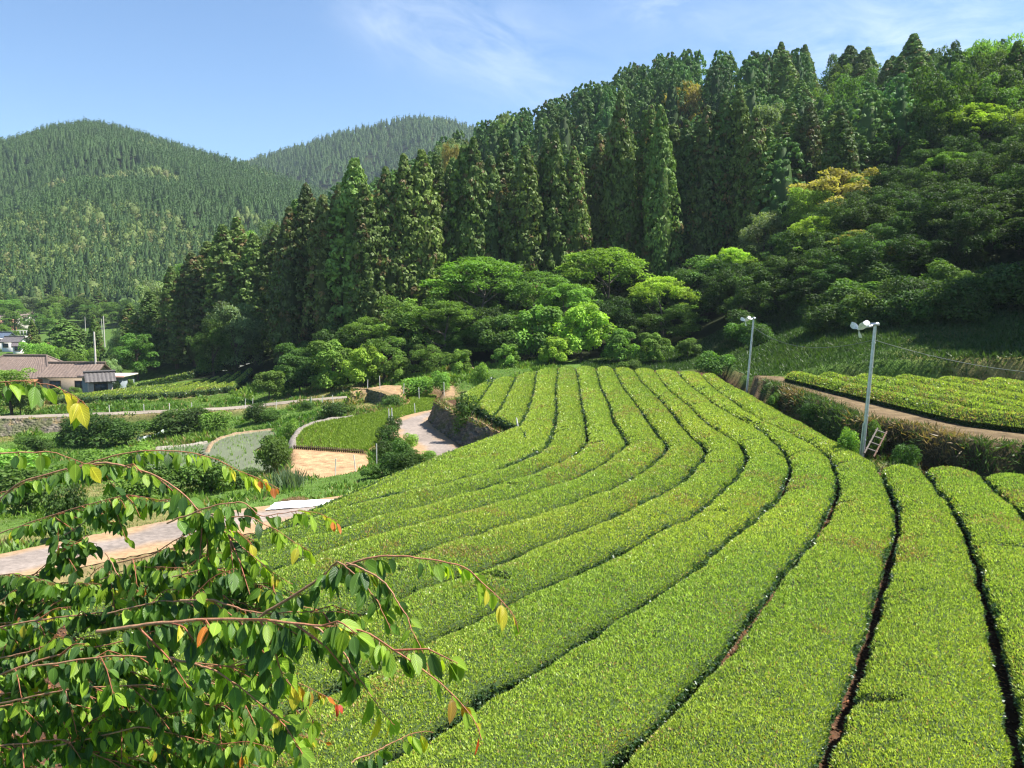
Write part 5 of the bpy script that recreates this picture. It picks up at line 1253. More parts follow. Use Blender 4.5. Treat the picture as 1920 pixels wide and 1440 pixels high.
# main farmhouse: hipped block on the left, long gabled block on the right
q = at(20, 708, 121); house('old hip roofed farmhouse with brown tiles at the left edge of the valley', (q[0], q[1] + 4, q[2] - 2.5), -0.10, 12.5, 8.0, 2.6, 2.9, 3.6, 0.9, windows=4, wall=(0.42, 0.20, 0.11))
q = at(124, 707, 118); house('long low farmhouse wing with brown tiled gable roof', (q[0], q[1] + 3.2, q[2] - 2.4), -0.03, 7.6, 5.4, 2.45, 1.75, 0, 0.5, windows=2, wall=(0.30, 0.24, 0.18))
q = at(180, 716, 108); house('small shed with dark tiled gable roof in front of the flat roofed shed', (q[0] - 0.3, q[1] + 1.6, q[2] - 1.7), 0.55, 2.9, 2.3, 1.8, 1.05, 0, 0.45, tile=np.array([0.095, 0.085, 0.08]), windows=1, wall=(0.42, 0.36, 0.30), found=1.5)
t = thing('flat_roof_shed', 'flat roofed shed with cream roof and grey blue wall beside the tiled house', 'shed', tuple(at(190, 706, 114) + np.array([0, 2.0, -2.6])), 0.02)
mb = MB(); box(mb, (0, 0, 0.3), (5.8, 3.6, 4.4), 0, (0.20, 0.235, 0.25)); mb.build('wall', M_PLAIN, t)
mb = MB(); box(mb, (0, 0, 2.62), (6.6, 4.6, 0.22), 0, (0.70, 0.62, 0.52)); box(mb, (0, -2.33, 2.60), (6.66, 0.08, 0.42), 0, (0.50, 0.30, 0.24)); mb.build('roof', M_PLAIN, t)
mb = MB(); box(mb, (-1.2, -1.83, 1.2), (1.5, 0.06, 1.9), 0, (0.10, 0.11, 0.12)); mb.build('door', M_TILE, t)
# village houses farther up the valley
q = at(36, 594, 300); house('far tiled village house among trees below the mountain', (q[0], q[1], q[2] - 2.6), 0.05, 8.0, 6, 2.6, 1.7, 0, 0.8, windows=3, wall=(0.70, 0.66, 0.58), tile=np.array([0.21, 0.16, 0.13]), group='village houses', found=4)
q = at(10, 598, 290); house('low tiled village house left of the far one', (q[0], q[1], q[2] - 2.3), 0.1, 5.0, 5, 2.2, 1.2, 0, 0.6, windows=2, wall=(0.55, 0.30, 0.2), tile=np.array([0.20, 0.16, 0.13]), group='village houses', found=4)
q = at(4, 632, 238); house('village house with blue grey roof at the left edge', (q[0], q[1], q[2] - 2.2), 0.0, 5.0, 5, 2.2, 1.3, 0, 0.5, windows=2, wall=(0.66, 0.64, 0.60), tile=np.array([0.085, 0.11, 0.15]), group='village houses', found=4)
q = at(28, 640, 232); house('village house with dark grey tiled roof beside the blue grey one', (q[0], q[1], q[2] - 2.2), -0.05, 5.0, 4.5, 2.2, 1.3, 0, 0.5, windows=2, wall=(0.66, 0.64, 0.60), tile=np.array([0.12, 0.105, 0.10]), group='village houses', found=4)
q = at(34, 648, 226); house('little lean village shed with dark roof in front of the grey one', (q[0], q[1], q[2] - 1.6), 0.4, 2.4, 2.2, 1.6, 0.8, 0, 0.3, windows=1, wall=(0.62, 0.58, 0.52), tile=np.array([0.12, 0.10, 0.10]), group='village houses', found=3)
t = thing('guard_rail', 'pale concrete balustrade of the village road behind the roofs', 'guard rail', tuple(at(32, 627, 250)), 0.0)
mb = MB(); box(mb, (0, 0, 1.15), (8.6, 0.25, 0.2), 0, (0.55, 0.52, 0.47)); mb.build('rail', M_PLAIN, t)
for k in range(9):
    mb = MB(); box(mb, (-4.1 + k * 1.02, 0, 0.3), (0.28, 0.22, 1.5), 0, (0.55, 0.52, 0.47)); mb.build('post', M_PLAIN, t)
mb = MB(); box(mb, (0, 0.1, -1.6), (8.8, 0.4, 2.4), 0, (0.42, 0.40, 0.36)); mb.build('base', M_PLAIN, t)
# utility poles
for px, py0, py1, dep, rr_, lab in [(181, 622, 712, 121, 0.16, 'pale utility pole rising behind the flat roofed shed'), (196, 592, 640, 205, 0.15, 'white pole standing in the far green field'), (192, 598, 634, 230, 0.1, 'thin pole beside the white one in the far green field'), (160, 594, 612, 270, 0.1, 'small pole at the top of the far green field')]:
    a = D(np.array(px), np.array(py0), dep); b_ = D(np.array(px), np.array(py1), dep)
    t = thing('utility_pole', lab, 'utility pole', (b_[0], b_[1], b_[2]), 0, 'poles in the valley'); h = a[2] - b_[2]
    mb = MB(); tube(mb, [(0, 0, -1.5), (0, 0, h / 2), (0, 0, h)], [rr_, rr_ * 0.9, rr_ * 0.75], 8, (0.58, 0.53, 0.47)); mb.build('shaft', M_PLAIN, t, True)
    if dep < 150:
        mb = MB(); box(mb, (0, 0, h * 0.27), (0.9, 0.5, 0.6), 0, (0.30, 0.31, 0.32)); mb.build('transformer', M_PLAIN, t)

# ------------------------------------------------------------------ frost fans on poles
def fan_pole(base, top_z, lean, label, yaw):
    t = thing('fan_pole', label, 'frost fan', tuple(base), 0, 'frost fans on poles')
    h = top_z - base[2]; lx, ly = lean
    mb = MB(); tube(mb, [(0, 0, -0.6), (0, 0, 0), (lx * .5, ly * .5, h * 0.5), (lx, ly, h)], [0.085, 0.085, 0.08, 0.07], 12, (0.5, 0.5, 0.5)); p = mb.build('pole', M_GALV, t, True)
    mb = MB()
    for k in range(5):
        s = 0.2 + 0.17 * k; tube(mb, [(lx * s, ly * s, h * s - 0.03), (lx * s, ly * s, h * s + 0.03)], 0.095, 12)
    mb.build('band', M_GALV, p, True)
    hd = Vector((lx, ly, h))
    ax = Vector((math.cos(yaw), math.sin(yaw), -0.32)).normalized()
    side = ax.cross(Vector((0, 0, 1))).normalized(); up = side.cross(ax)
    def loc(a, b, c): v = hd + ax * a + side * b + up * c; return (v.x, v.y, v.z)
    mb = MB(); tube(mb, [loc(-0.16, 0, 0.04), loc(0.2, 0, 0.04), loc(0.52, 0, 0.10)], [0.055, 0.06, 0.05], 8); box(mb, loc(0, 0, 0.05), (0.26, 0.26, 0.12), yaw); mb.build('bracket', M_GALV, t, True)
    mb = MB(); tube(mb, [loc(0.36, 0, 0.24), loc(0.42, 0, 0.24), loc(0.75, 0, 0.20), loc(0.86, 0, 0.19), loc(0.9, 0, 0.19)], [0.08, 0.14, 0.14, 0.11, 0.05], 14); mb.build('motor', M_WHITE, t, True)
    mb = MB(); tube(mb, [loc(0.88, 0, 0.19), loc(0.98, 0, 0.18), loc(1.04, 0, 0.18)], [0.09, 0.085, 0.03], 12); mb.build('hub', M_WHITE, t, True)
    for k in range(3):
        an = 0.5 + k * 2.0944; rd2 = side * math.cos(an) + up * math.sin(an); tg = ax.cross(rd2)
        V = []
        for i in range(7):
            r = 0.05 + 0.36 * i / 6; wd = 0.065 + 0.075 * math.sin(i / 6 * 2.6); tw = 0.9 - 0.65 * i / 6
            for j in (-1, -0.3, 0.4, 1):
                v = hd + ax * (0.97 + wd * j * math.sin(tw) * 0.8 + 0.012 * (1 - j * j)) + up * 0.18 + rd2 * r + tg * wd * j * math.cos(tw); V.append((v.x, v.y, v.z))
        mb = MB(); V = np.array(V); f = grid_faces(7, 4); off = np.array(ax) * 0.012
        mb.add(V, f, (.8, .8, .8)); mb.add(V + off, f[:, ::-1], (.8, .8, .8)); mb.build('blade', M_WHITE, t, True)
    return t, hd
np_b = P(np.array(1621), np.array(853), 0.66); np_t = D(np.array(1641), np.array(610), np_b[1] + 0.4)
near_base = (np_b[0] + 0.05, np_b[1] + 0.4, 0.0)
tn, hn = fan_pole(near_base, np_t[2], (np_t[0] - near_base[0], 0.0), 'nearer tall steel pole with white frost fan, beside the ladder', math.radians(205))
fp_b = P(np.array(1403), np.array(733), 0.55); fp_t = D(np.array(1413), np.array(598), fp_b[1] + 0.5)
far_base = (fp_b[0], fp_b[1] + 0.5, 0.1)
tf, hf = fan_pole(far_base, fp_t[2], (fp_t[0] - far_base[0], 0.0), 'farther steel pole with white frost fan at the end of the tea terrace', math.radians(215))
def cable(a, b, sag, label):
    s = np.linspace(0, 1, 40)[:, None]; p = np.array(a) * (1 - s) + np.array(b) * s; p[:, 2] -= sag * 4 * (s * (1 - s))[:, 0]
    mb = MB(); tube(mb, p, 0.014, 5); tag(mb.build('cable', M_CABLE), label, 'cable')
na = np.array(tn.location) + np.array([hn.x * .9, 0, hn.z * 0.9]); fa = np.array(tf.location) + np.array([hf.x * .92, 0, hf.z * 0.90])
cable(fa, na, 0.85, 'thin cable sagging between the two fan poles')
cable(na, D(np.array(2060), np.array(700), 44), 0.5, 'thin cable running from the nearer fan pole to the right')
mb = MB(); fpv = np.array(tn.location)
tube(mb, [fpv + np.array([-0.13, -0.05, 0.3]), fpv + np.array([-0.12 + hn.x * .1, -0.06, 0.9]), fpv + np.array([-0.11 + hn.x * .3, -0.06, 2.0])], 0.03, 8); tag(mb.build('conduit', M_GALV), 'grey conduit strapped to the foot of the nearer fan pole', 'conduit')
# ladder lying on the bank
t = thing('ladder', 'short weathered wooden ladder lying on the bank beside the nearer fan pole', 'ladder', (0, 0, 0))
la, lb_ = P(np.array(1632), np.array(848), 0.75), P(np.array(1654), np.array(806), 1.75); lb_[1] = la[1] + 1.5; lb_ = D(np.array(1654), np.array(806), la[1] + 1.5)
lv = (lb_ - la); lw = norm(np.cross(lv, np.array([0, -0.6, 1.0]))) * 0.2
for s in (-1, 1):
    mb = MB(); tube(mb, [la + lw * s - lv * 0.12, (la + lb_) / 2 + lw * s, lb_ + lw * s], 0.04, 6, (0.13, 0.11, 0.09) if s < 0 else (0.12, 0.075, 0.05)); mb.build('rail', M_WOOD, t, True)
for k in range(4):
    c = la + lv * (0.1 + 0.27 * k); mb = MB(); tube(mb, [c - lw * 1.25, c, c + lw * 1.25], 0.032, 6, (0.22, 0.19, 0.165)); mb.build('rung', M_WOOD, t, True)

# ------------------------------------------------------------------ fence posts, sheets, mound
FPG = 'thin white fence posts along the paddies'
posts = cr2([(1068, 605), (1078, 660), (1056, 622), (1212, 562), (925, 415), (1000, 412), (1140, 430), (1235, 437), (720, 496), (655, 495), (585, 503), (375, 522), (190, 526), (235, 526), (980, 880), (855, 922), (730, 942), (1385, 432)])
zz = [-1.9, -1.9, -2.0, -2.3, -1.9, -1.9, -1.9, -1.9, -3.5, -3.6, -3.8, -4.2, -4.3, -4.3, -2.2, -2.5, -2.5, -1.6]
where = ['at the far corner of the road bend', 'on the bank beside the road bend', 'left of the pair at the road bend', 'between the road and the upper paddy', 'on top of the small stone wall', 'on the bare terrace, right of the wall top post', 'at the back of the bare terrace', 'at the right end of the bare terrace', 'beside the farm road near the small wall', 'beside the farm road, next to the wall one', 'beside the farm road above the dark bank', 'beside the farm road bend', 'by the shrub thicket at the farm road, left one', 'by the shrub thicket at the farm road, right one', 'between the bare bed and the dark bush', 'on the near edge of the bare bed, right one', 'on the near edge of the bare bed, left one', 'by the dirt patch at the tea field corner']
def post(q, h, label, lean=(0, 0), r=0.028):
    zg = float(gzi(q[0], q[1])); mb = MB(); tube(mb, [(0, 0, -0.3), (lean[0] * .5, lean[1] * .5, h / 2), (lean[0], lean[1], h)], r, 7, (0.70, 0.67, 0.62)); o = mb.build('fence_post', M_PLAIN, None, True)
    o.location = (q[0], q[1], zg); return tag(o, label, 'fence post', FPG)
for (px, py), z, wv in zip(posts, zz, where):
    q = P(np.array(px), np.array(py), z); post(q, 1.35 if px > 700 else 1.0, 'thin pale fence post ' + wv, (rng.uniform(-.1, .1), 0), 0.028 if q[1] < 60 else 0.035)
q = P(np.array(948), np.array(872), -1.15); p1_ = post(q, 1.15, 'leaning white post at the near end of the stone wall', (-0.28, 0), 0.04)
q = P(np.array(975), np.array(853), -0.9); p2_ = post(q, 1.1, 'white post on the rocks at the wall corner', (-0.2, 0.1), 0.04); post(q + np.array([0.12, 0, 0]), 0.75, 'short white stake crossing the post at the wall corner', (0.25, 0), 0.03)
# farm road posts seen against the grass
for k, px in enumerate([45, 110, 205, 270, 318, 360]):
    q = P(np.array(px), np.array(772), -4.7); post(q, 0.85, 'short pale post along the far side of the farm road, ' + ORD[k] + ' from the left', (0, 0), 0.035)
def sheet(pts, z, lab, name, col, lift=0.05, cat='sheet'):
    q = PL(pts, z); q[:, 2] = gzi(q[:, 0], q[:, 1]) + lift
    A, B, C_, D_ = q; nu, nv = 26, 8; u = np.linspace(0, 1, nu)[:, None, None]; v = np.linspace(0, 1, nv)[None, :, None]
    V = (A * (1 - u) + B * u) * (1 - v) + (D_ * (1 - u) + C_ * u) * v
    V[..., 2] = gzi(V[..., 0], V[..., 1]) + lift + 0.10 * fbm(V[..., 0], V[..., 1], 0.5, 131); V[..., :2] += (rng.random((nu, nv, 2)) - 0.5) * 0.08
    mb = MB(); f = grid_faces(nu, nv); mb.add(V, f, col); mb.add(V - np.array([0, 0, 0.015]), f[:, ::-1], col); return tag(mb.build(name, M_PLAIN), lab, cat)
sheet([(498, 962), (632, 948), (640, 940), (520, 944)], -1.1, 'crumpled white sheet lying on the road edge beside the tea rows', 'ground_sheet', (0.80, 0.80, 0.80), 0.06)
t = thing('plastic_screen', 'low white plastic screen on stakes behind the narrow paddy', 'screen', (0, 0, 0))
a, b_ = P(np.array(258), np.array(824), -6.0), P(np.array(308), np.array(817), -6.0); s = np.linspace(0, 1, 22)[:, None]; line = a * (1 - s) + b_ * s; line[:, 2] = gzi(line[:, 0], line[:, 1]); line[:, 1] += 0.12 * np.sin(s[:, 0] * 26)
hh = np.interp(s[:, 0], [0, .2, .4, .55, .75, 1], [0.5, 0.42, 0.5, 0.3, 0.55, 0.8])
V = np.stack([line, line + np.array([0, 0, 1.0]) * hh[:, None] * 0.5 + np.array([0, -0.05, 0]), line + np.array([0, 0, 1.0]) * hh[:, None]], 1); mb = MB(); f = grid_faces(22, 3); mb.add(V, f, (0.62, 0.68, 0.68)); mb.add(V + np.array([0, 0.02, 0]), f[:, ::-1], (0.62, 0.68, 0.68)); mb.build('plastic_film', M_PLAIN, t)
for k in (0, 7, 14, 21):
    mb = MB(); tube(mb, [line[k] - np.array([0, 0, .2]), line[k] + np.array([0, 0, hh[k] + 0.08])], 0.03, 6, (0.5, 0.48, 0.42)); mb.build('stake', M_PLAIN, t, True)
# mound of cut dry grass
q = P(np.array(556), np.array(948), -1.5); mb = MB(); n = 5000; d = rdir(n); d[:, 2] = np.abs(d[:, 2]); zg = float(gzi(q[0], q[1]))
nu, nv = 18, 7; th = np.linspace(0, 6.2832, nu)[:, None]; ph = np.linspace(0, 1.5, nv)[None]
mb.add(np.stack([np.cos(th) * np.cos(ph) * 0.9, np.sin(th) * np.cos(ph) * 0.7, np.sin(ph) * 0.42 + 0 * th], -1), grid_faces(nu, nv), (0.20, 0.13, 0.07))
leaf_quads(mb, d * np.array([0.95, 0.75, 0.46]), rdir(n), d, 0.16, 0.02, np.array([0.30, 0.20, 0.11]) * rng.uniform(0.6, 1.3, (n, 1)))
o = mb.build('grass_mound', M_GRASS); o.location = (q[0], q[1], zg); tag(o, 'mound of cut dry grass behind the white sheet', 'grass mound')
# reed clump
q = P(np.array(540), np.array(915), -2.2); mb = MB(); n = 420; p = np.c_[rng.normal(0, 0.36, (n, 2)), np.zeros(n)]
blades(mb, p, rng.uniform(0.6, 1.2, n), np.array([0.16, 0.22, 0.12]) * rng.uniform(0.7, 1.2, (n, 1)), 0.06, 0.45); o = mb.build('reed_clump', M_GRASS); o.location = (q[0], q[1], float(gzi(q[0], q[1]))); tag(o, 'clump of pale upright reeds at the corner of the bare bed', 'reeds')

# ------------------------------------------------------------------ the cherry tree in front
m, t, b = new_mat('cherry_leaf')
a = t.nodes.new('ShaderNodeAttribute'); a.attribute_name = 'Col'
uvn = t.nodes.new('ShaderNodeUVMap'); sp = t.nodes.new('ShaderNodeSeparateXYZ'); t.links.new(uvn.outputs[0], sp.inputs[0])
def mm(op, x, y=0.0):
    n = t.nodes.new('ShaderNodeMath'); n.operation = op
    for i, q in enumerate((x, y)):
        if hasattr(q, 'is_linked'): t.links.new(q, n.inputs[i])
        else: n.inputs[i].default_value = q
    return n.outputs[0]
au = mm('ABSOLUTE', mm('SUBTRACT', sp.outputs[0], 0.5))
ph = mm('SUBTRACT', mm('MULTIPLY', sp.outputs[1], 9.0), mm('MULTIPLY', au, 5.0))
vein = mm('POWER', mm('ABSOLUTE', mm('SINE', mm('MULTIPLY', ph, 3.14159))), 0.5)
midr = mm('LESS_THAN', au, 0.035)
h = mm('SUBTRACT', vein, midr)
bp = t.nodes.new('ShaderNodeBump'); bp.inputs['Strength'].default_value = 0.3; bp.inputs['Distance'].default_value = 0.003
t.links.new(h, bp.inputs['Height']); t.links.new(bp.outputs[0], b.inputs['Normal'])
vc = mm('ADD', mm('MULTIPLY', mm('SUBTRACT', 1.0, vein), 0.16), mm('MULTIPLY', midr, 0.5))
mx = t.nodes.new('ShaderNodeVectorMath'); mx.operation = 'SCALE'; t.links.new(a.outputs['Color'], mx.inputs[0]); t.links.new(mm('ADD', 0.92, vc), mx.inputs['Scale'])
t.links.new(mx.outputs[0], b.inputs['Base Color']); b.inputs['Roughness'].default_value = 0.42; b.inputs['Specular IOR Level'].default_value = 0.38
tr = t.nodes.new('ShaderNodeBsdfTranslucent'); mt = t.nodes.new('ShaderNodeMixRGB'); mt.blend_type = 'MULTIPLY'; mt.inputs['Fac'].default_value = 1; mt.inputs['Color2'].default_value = (1.6, 1.5, 0.5, 1)
t.links.new(mx.outputs[0], mt.inputs['Color1']); t.links.new(mt.outputs[0], tr.inputs['Color'])
ms = t.nodes.new('ShaderNodeMixShader'); ms.inputs['Fac'].default_value = 0.48
t.links.new(b.outputs[0], ms.inputs[1]); t.links.new(tr.outputs[0], ms.inputs[2]); t.links.new(ms.outputs[0], t.nodes['Material Output'].inputs['Surface'])
M_CHERRY = m
M_TWIG = attr_mat('cherry_bark', 0.6, 60, 0.35, 0.5, 0.4, bump_sc=160, dist=0.004)

crng = np.random.default_rng(2024)
WPROF = np.array([0.0, 0.62, 0.95, 1.0, 0.82, 0.42, 0.10, 0.0]); TPROF = np.array([0, 0.13, 0.30, 0.46, 0.64, 0.82, 0.93, 1.0])
def cherry_leaves(mb, base, axis, face, ln, wr, curl, fold, col):
    n = len(base); axis = norm(axis); side = norm(np.cross(axis, face)); up = np.cross(side, axis)
    T = TPROF[None, :, None]; W = WPROF[None, :, None]
    L1 = ln[:, None, None]
    cen = base[:, None] + axis[:, None] * T * L1 + up[:, None] * (curl[:, None, None] * (T ** 2) * L1)
    hw = side[:, None] * W * L1 * wr[:, None, None] * 0.5
    lift = up[:, None] * W * L1 * fold[:, None, None]
    wav = up[:, None] * (np.sin(T * 9 + ln[:, None, None] * 900) * 0.02 * L1)
    V = np.stack([cen - hw + lift + wav, cen, cen + hw + lift - wav], 2)       # n,8,3,3
    f = grid_faces(8, 3); fa = (f[None] + (np.arange(n) * 24)[:, None, None]).reshape(-1, 4)
    uv = np.zeros((n, 8, 3, 2)); uv[..., 0] = np.array([0, 0.5, 1.0])[None, None]; uv[..., 1] = TPROF[None, :, None]
    mb.add(V.reshape(-1, 3), fa, np.repeat(col, 24, 0), 0, uv.reshape(-1, 2))
CL = {'dark': np.array([0.050, 0.112, 0.026]), 'mid': np.array([0.110, 0.215, 0.032]), 'light': np.array([0.260, 0.400, 0.040]), 'yellow': np.array([0.46, 0.42, 0.035]), 'ochre': np.array([0.33, 0.20, 0.03]), 'orange': np.array([0.50, 0.16, 0.03]), 'red': np.array([0.46, 0.06, 0.03])}
def c3(lst): return [(x / 2.743, 800 + y / 2.743) for x, y in lst]
def c8(lst): return [(400 + x / 3.2, 1000 + y / 3.2) for x, y in lst]
def c7(lst): return [(560 + x / 4, 1080 + y / 4) for x, y in lst]
BR = [  # pixel path, start distance, end distance, base radius, tip style, leafiness, has side twigs
    (c3([(-300, 420), (0, 390), (100, 290), (350, 220), (530, 165), (650, 135), (780, 120), (900, 130), (1050, 150), (1130, 180), (1250, 240), (1350, 280), (1460, 335)]), 2.9, 2.75, .010, 'yor', 1.0, 0),
    (c3([(350, 222), (530, 185), (640, 205), (760, 235), (850, 280), (940, 350), (1010, 430), (1080, 500), (1180, 580), (1250, 640), (1310, 690), (1400, 770), (1500, 830)]), 2.8, 2.45, .009, 'lig', 1.2, 1),
    (c3([(-260, 140), (0, 125), (110, 115), (280, 130), (420, 185), (520, 200)]), 2.5, 2.6, .006, 'lig', 0.7, 0),
    (c3([(480, 1000), (600, 900), (730, 860), (850, 745), (1000, 480)]), 2.9, 2.7, .008, 'dar', 0.9, 1),
    (c3([(600, 700), (780, 650), (880, 590), (970, 540), (1080, 530), (1200, 560)]), 2.9, 2.8, .007, 'dar', 1.2, 1),
    (c3([(330, 560), (450, 480), (520, 450), (640, 410), (750, 380)]), 3.1, 3.1, .006, 'red', 0.9, 0),
    (c3([(860, 500), (1100, 410), (1250, 390), (1340, 470), (1550, 430), (1650, 450), (1740, 490)]), 2.9, 2.8, .006, 'yor', 0.9, 0),
    (c3([(1000, 440), (1150, 470), (1300, 470), (1420, 530), (1520, 590), (1600, 640)]), 2.9, 2.7, .006, 'lig', 1.0, 0),
    (c8([(200, 560), (400, 420), (560, 310), (650, 255), (740, 200), (830, 170), (940, 135), (1080, 120), (1200, 125), (1350, 155), (1450, 175), (1530, 215), (1600, 300), (1700, 380), (1780, 470), (1800, 570)]), 2.45, 2.25, .0095, 'yor', 0.9, 0),
    (c8([(660, 250), (740, 155), (830, 210), (910, 290), (960, 380), (1010, 490), (1040, 560)]), 2.4, 2.2, .006, 'mid', 1.0, 0),
    (c8([(800, 180), (870, 190), (960, 240), (1050, 310), (1110, 390), (1160, 470), (1200, 560), (1230, 620), (1270, 700), (1300, 800)]), 2.35, 2.15, .006, 'lig', 1.0, 0),
    (c8([(-200, 400), (0, 385), (150, 440), (320, 462), (500, 452), (650, 458), (860, 480)]), 2.5, 2.3, .007, 'mid', 1.1, 1),
    (c8([(-700, 590), (-350, 545), (0, 520), (360, 520), (480, 540), (640, 560), (830, 570), (900, 590), (960, 620), (1040, 670), (1150, 740), (1270, 830), (1370, 910), (1450, 990), (1530, 1090), (1590, 1170), (1600, 1260)]), 2.4, 2.0, .011, 'red', 1.05, 1),
    (c8([(600, 560), (680, 610), (740, 690), (790, 750), (850, 840), (930, 960), (1010, 1080), (1080, 1170)]), 2.25, 2.05, .006, 'yor', 0.9, 0),
    (c8([(-300, 740), (0, 820), (70, 860), (170, 920), (270, 1010), (340, 1070), (450, 1130)]), 2.35, 2.2, .008, 'lig', 0.9, 1),
    (c7([(400, 1400), (560, 1335), (700, 1270), (830, 1210), (950, 1180), (1020, 1200)]), 2.6, 2.7, .006, 'yor', 1.0, 0),
    (c3([(-200, 1420), (0, 1270), (220, 1190), (400, 1140), (590, 1105), (760, 1050), (900, 1030)]), 2.6, 2.5, .012, 'dar', 1.2, 1),
    (c3([(-150, 1350), (10, 1160), (150, 1000), (250, 930), (430, 830), (580, 740)]), 3.0, 2.9, .011, 'dar', 1.1, 1),
    (c3([(-200, 1050), (90, 830), (200, 740), (330, 640), (460, 560)]), 3.1, 3.0, .009, 'dar', 1.2, 1),
    (c3([(540, 650), (580, 720), (650, 830), (700, 920), (745, 985)]), 2.7, 2.6, .006, 'yel', 0.9, 0),
    (c3([(0, 1190), (190, 1140), (350, 1090), (580, 1050)]), 2.7, 2.6, .007, 'dar', 1.2, 1),
    (c3([(-100, 1000), (60, 960), (230, 900), (400, 880)]), 3.2, 3.1, .007, 'mid', 1.1, 1),
    ([(-150, 730), (0, 715), (60, 716), (110, 724), (150, 742), (168, 760)], 2.1, 2.1, .005, 'ora', 1.1, 0),
    ([(-80, 940), (10, 925), (60, 905), (110, 900)], 2.9, 2.9, .006, 'mid', 1.1, 0),
    ([(-100, 1350), (0, 1325), (100, 1312), (200, 1340), (290, 1410)], 2.5, 2.4, .008, 'lig', 1.1, 1),
    ([(-100, 1420), (0, 1395), (120, 1382), (220, 1430), (260, 1470)], 2.4, 2.3, .008, 'mid', 1.1, 1),
    ([(0, 1320), (150, 1290), (300, 1290), (420, 1330), (500, 1410)], 2.5, 2.4, .007, 'lig', 1.1, 1),
    ([(100, 1400), (250, 1360), (400, 1390), (480, 1450)], 2.5, 2.4, .007, 'mid', 1.1, 1),
    ([(-50, 1190), (0, 1178), (120, 1160), (230, 1148), (330, 1168), (430, 1160), (520, 1180)], 2.8, 2.6, .008, 'dar', 1.3, 1),
    ([(60, 1250), (200, 1228), (330, 1238), (430, 1250), (560, 1282), (640, 1320)], 2.5, 2.3, .007, 'red', 1.2, 1),
    ([(200, 1150), (300, 1128), (420, 1138), (520, 1155), (600, 1170)], 2.7, 2.5, .006, 'dar', 1.3, 1),
    ([(120, 1340), (160, 1300), (190, 1340), (215, 1400), (230, 1460)], 2.5, 2.4, .005, 'red', 0.8, 0),
    ([(0, 1000), (120, 960), (240, 930), (330, 950), (400, 985)], 3.2, 3.0, .006, 'mid', 1.2, 1),
    ([(-60, 1120), (40, 1085), (120, 1050), (170, 1020)], 3.2, 3.1, .007, 'dar', 1.2, 1),
]
for k in range(46):   # crowded lower boughs
    x = crng.uniform(-60, 430); y = crng.uniform(1080, 1440) if k < 24 else crng.uniform(1230, 1450); ln = crng.uniform(90, 230); sl = crng.uniform(-0.25, 0.5)
    BR.append(([(x, y), (x + ln * .35, y + ln * (sl - .28) * .35), (x + ln * .7, y + ln * (sl - .1) * .7), (x + ln, y + ln * sl)], crng.uniform(2.6, 3.2), crng.uniform(2.5, 3.1), crng.uniform(.004, .006), random.choice(['lig', 'mid', 'dar', 'lig', 'yor']), 1.15, k % 2))
ctree = thing('cherry_tree', 'weeping cherry branches with drooping green, yellow and orange leaves close in front', 'cherry tree', (-3.3, 1.9, gz(-3.3, 1.9)), 0)
croot = np.array(ctree.location)
mb = MB(); hub = np.array([-2.55, 2.35, 6.15]) - croot
tube(mb, smooth_line(resample(np.array([[0, 0, -0.5], [0.05, 0.02, 0.6], [0.25, 0.15, 1.3], hub * 0.85, hub]), 14), 2), np.linspace(0.13, 0.045, 14), 10, (0.10, 0.07, 0.055)); mb.build('trunk', M_BARK, ctree, True)
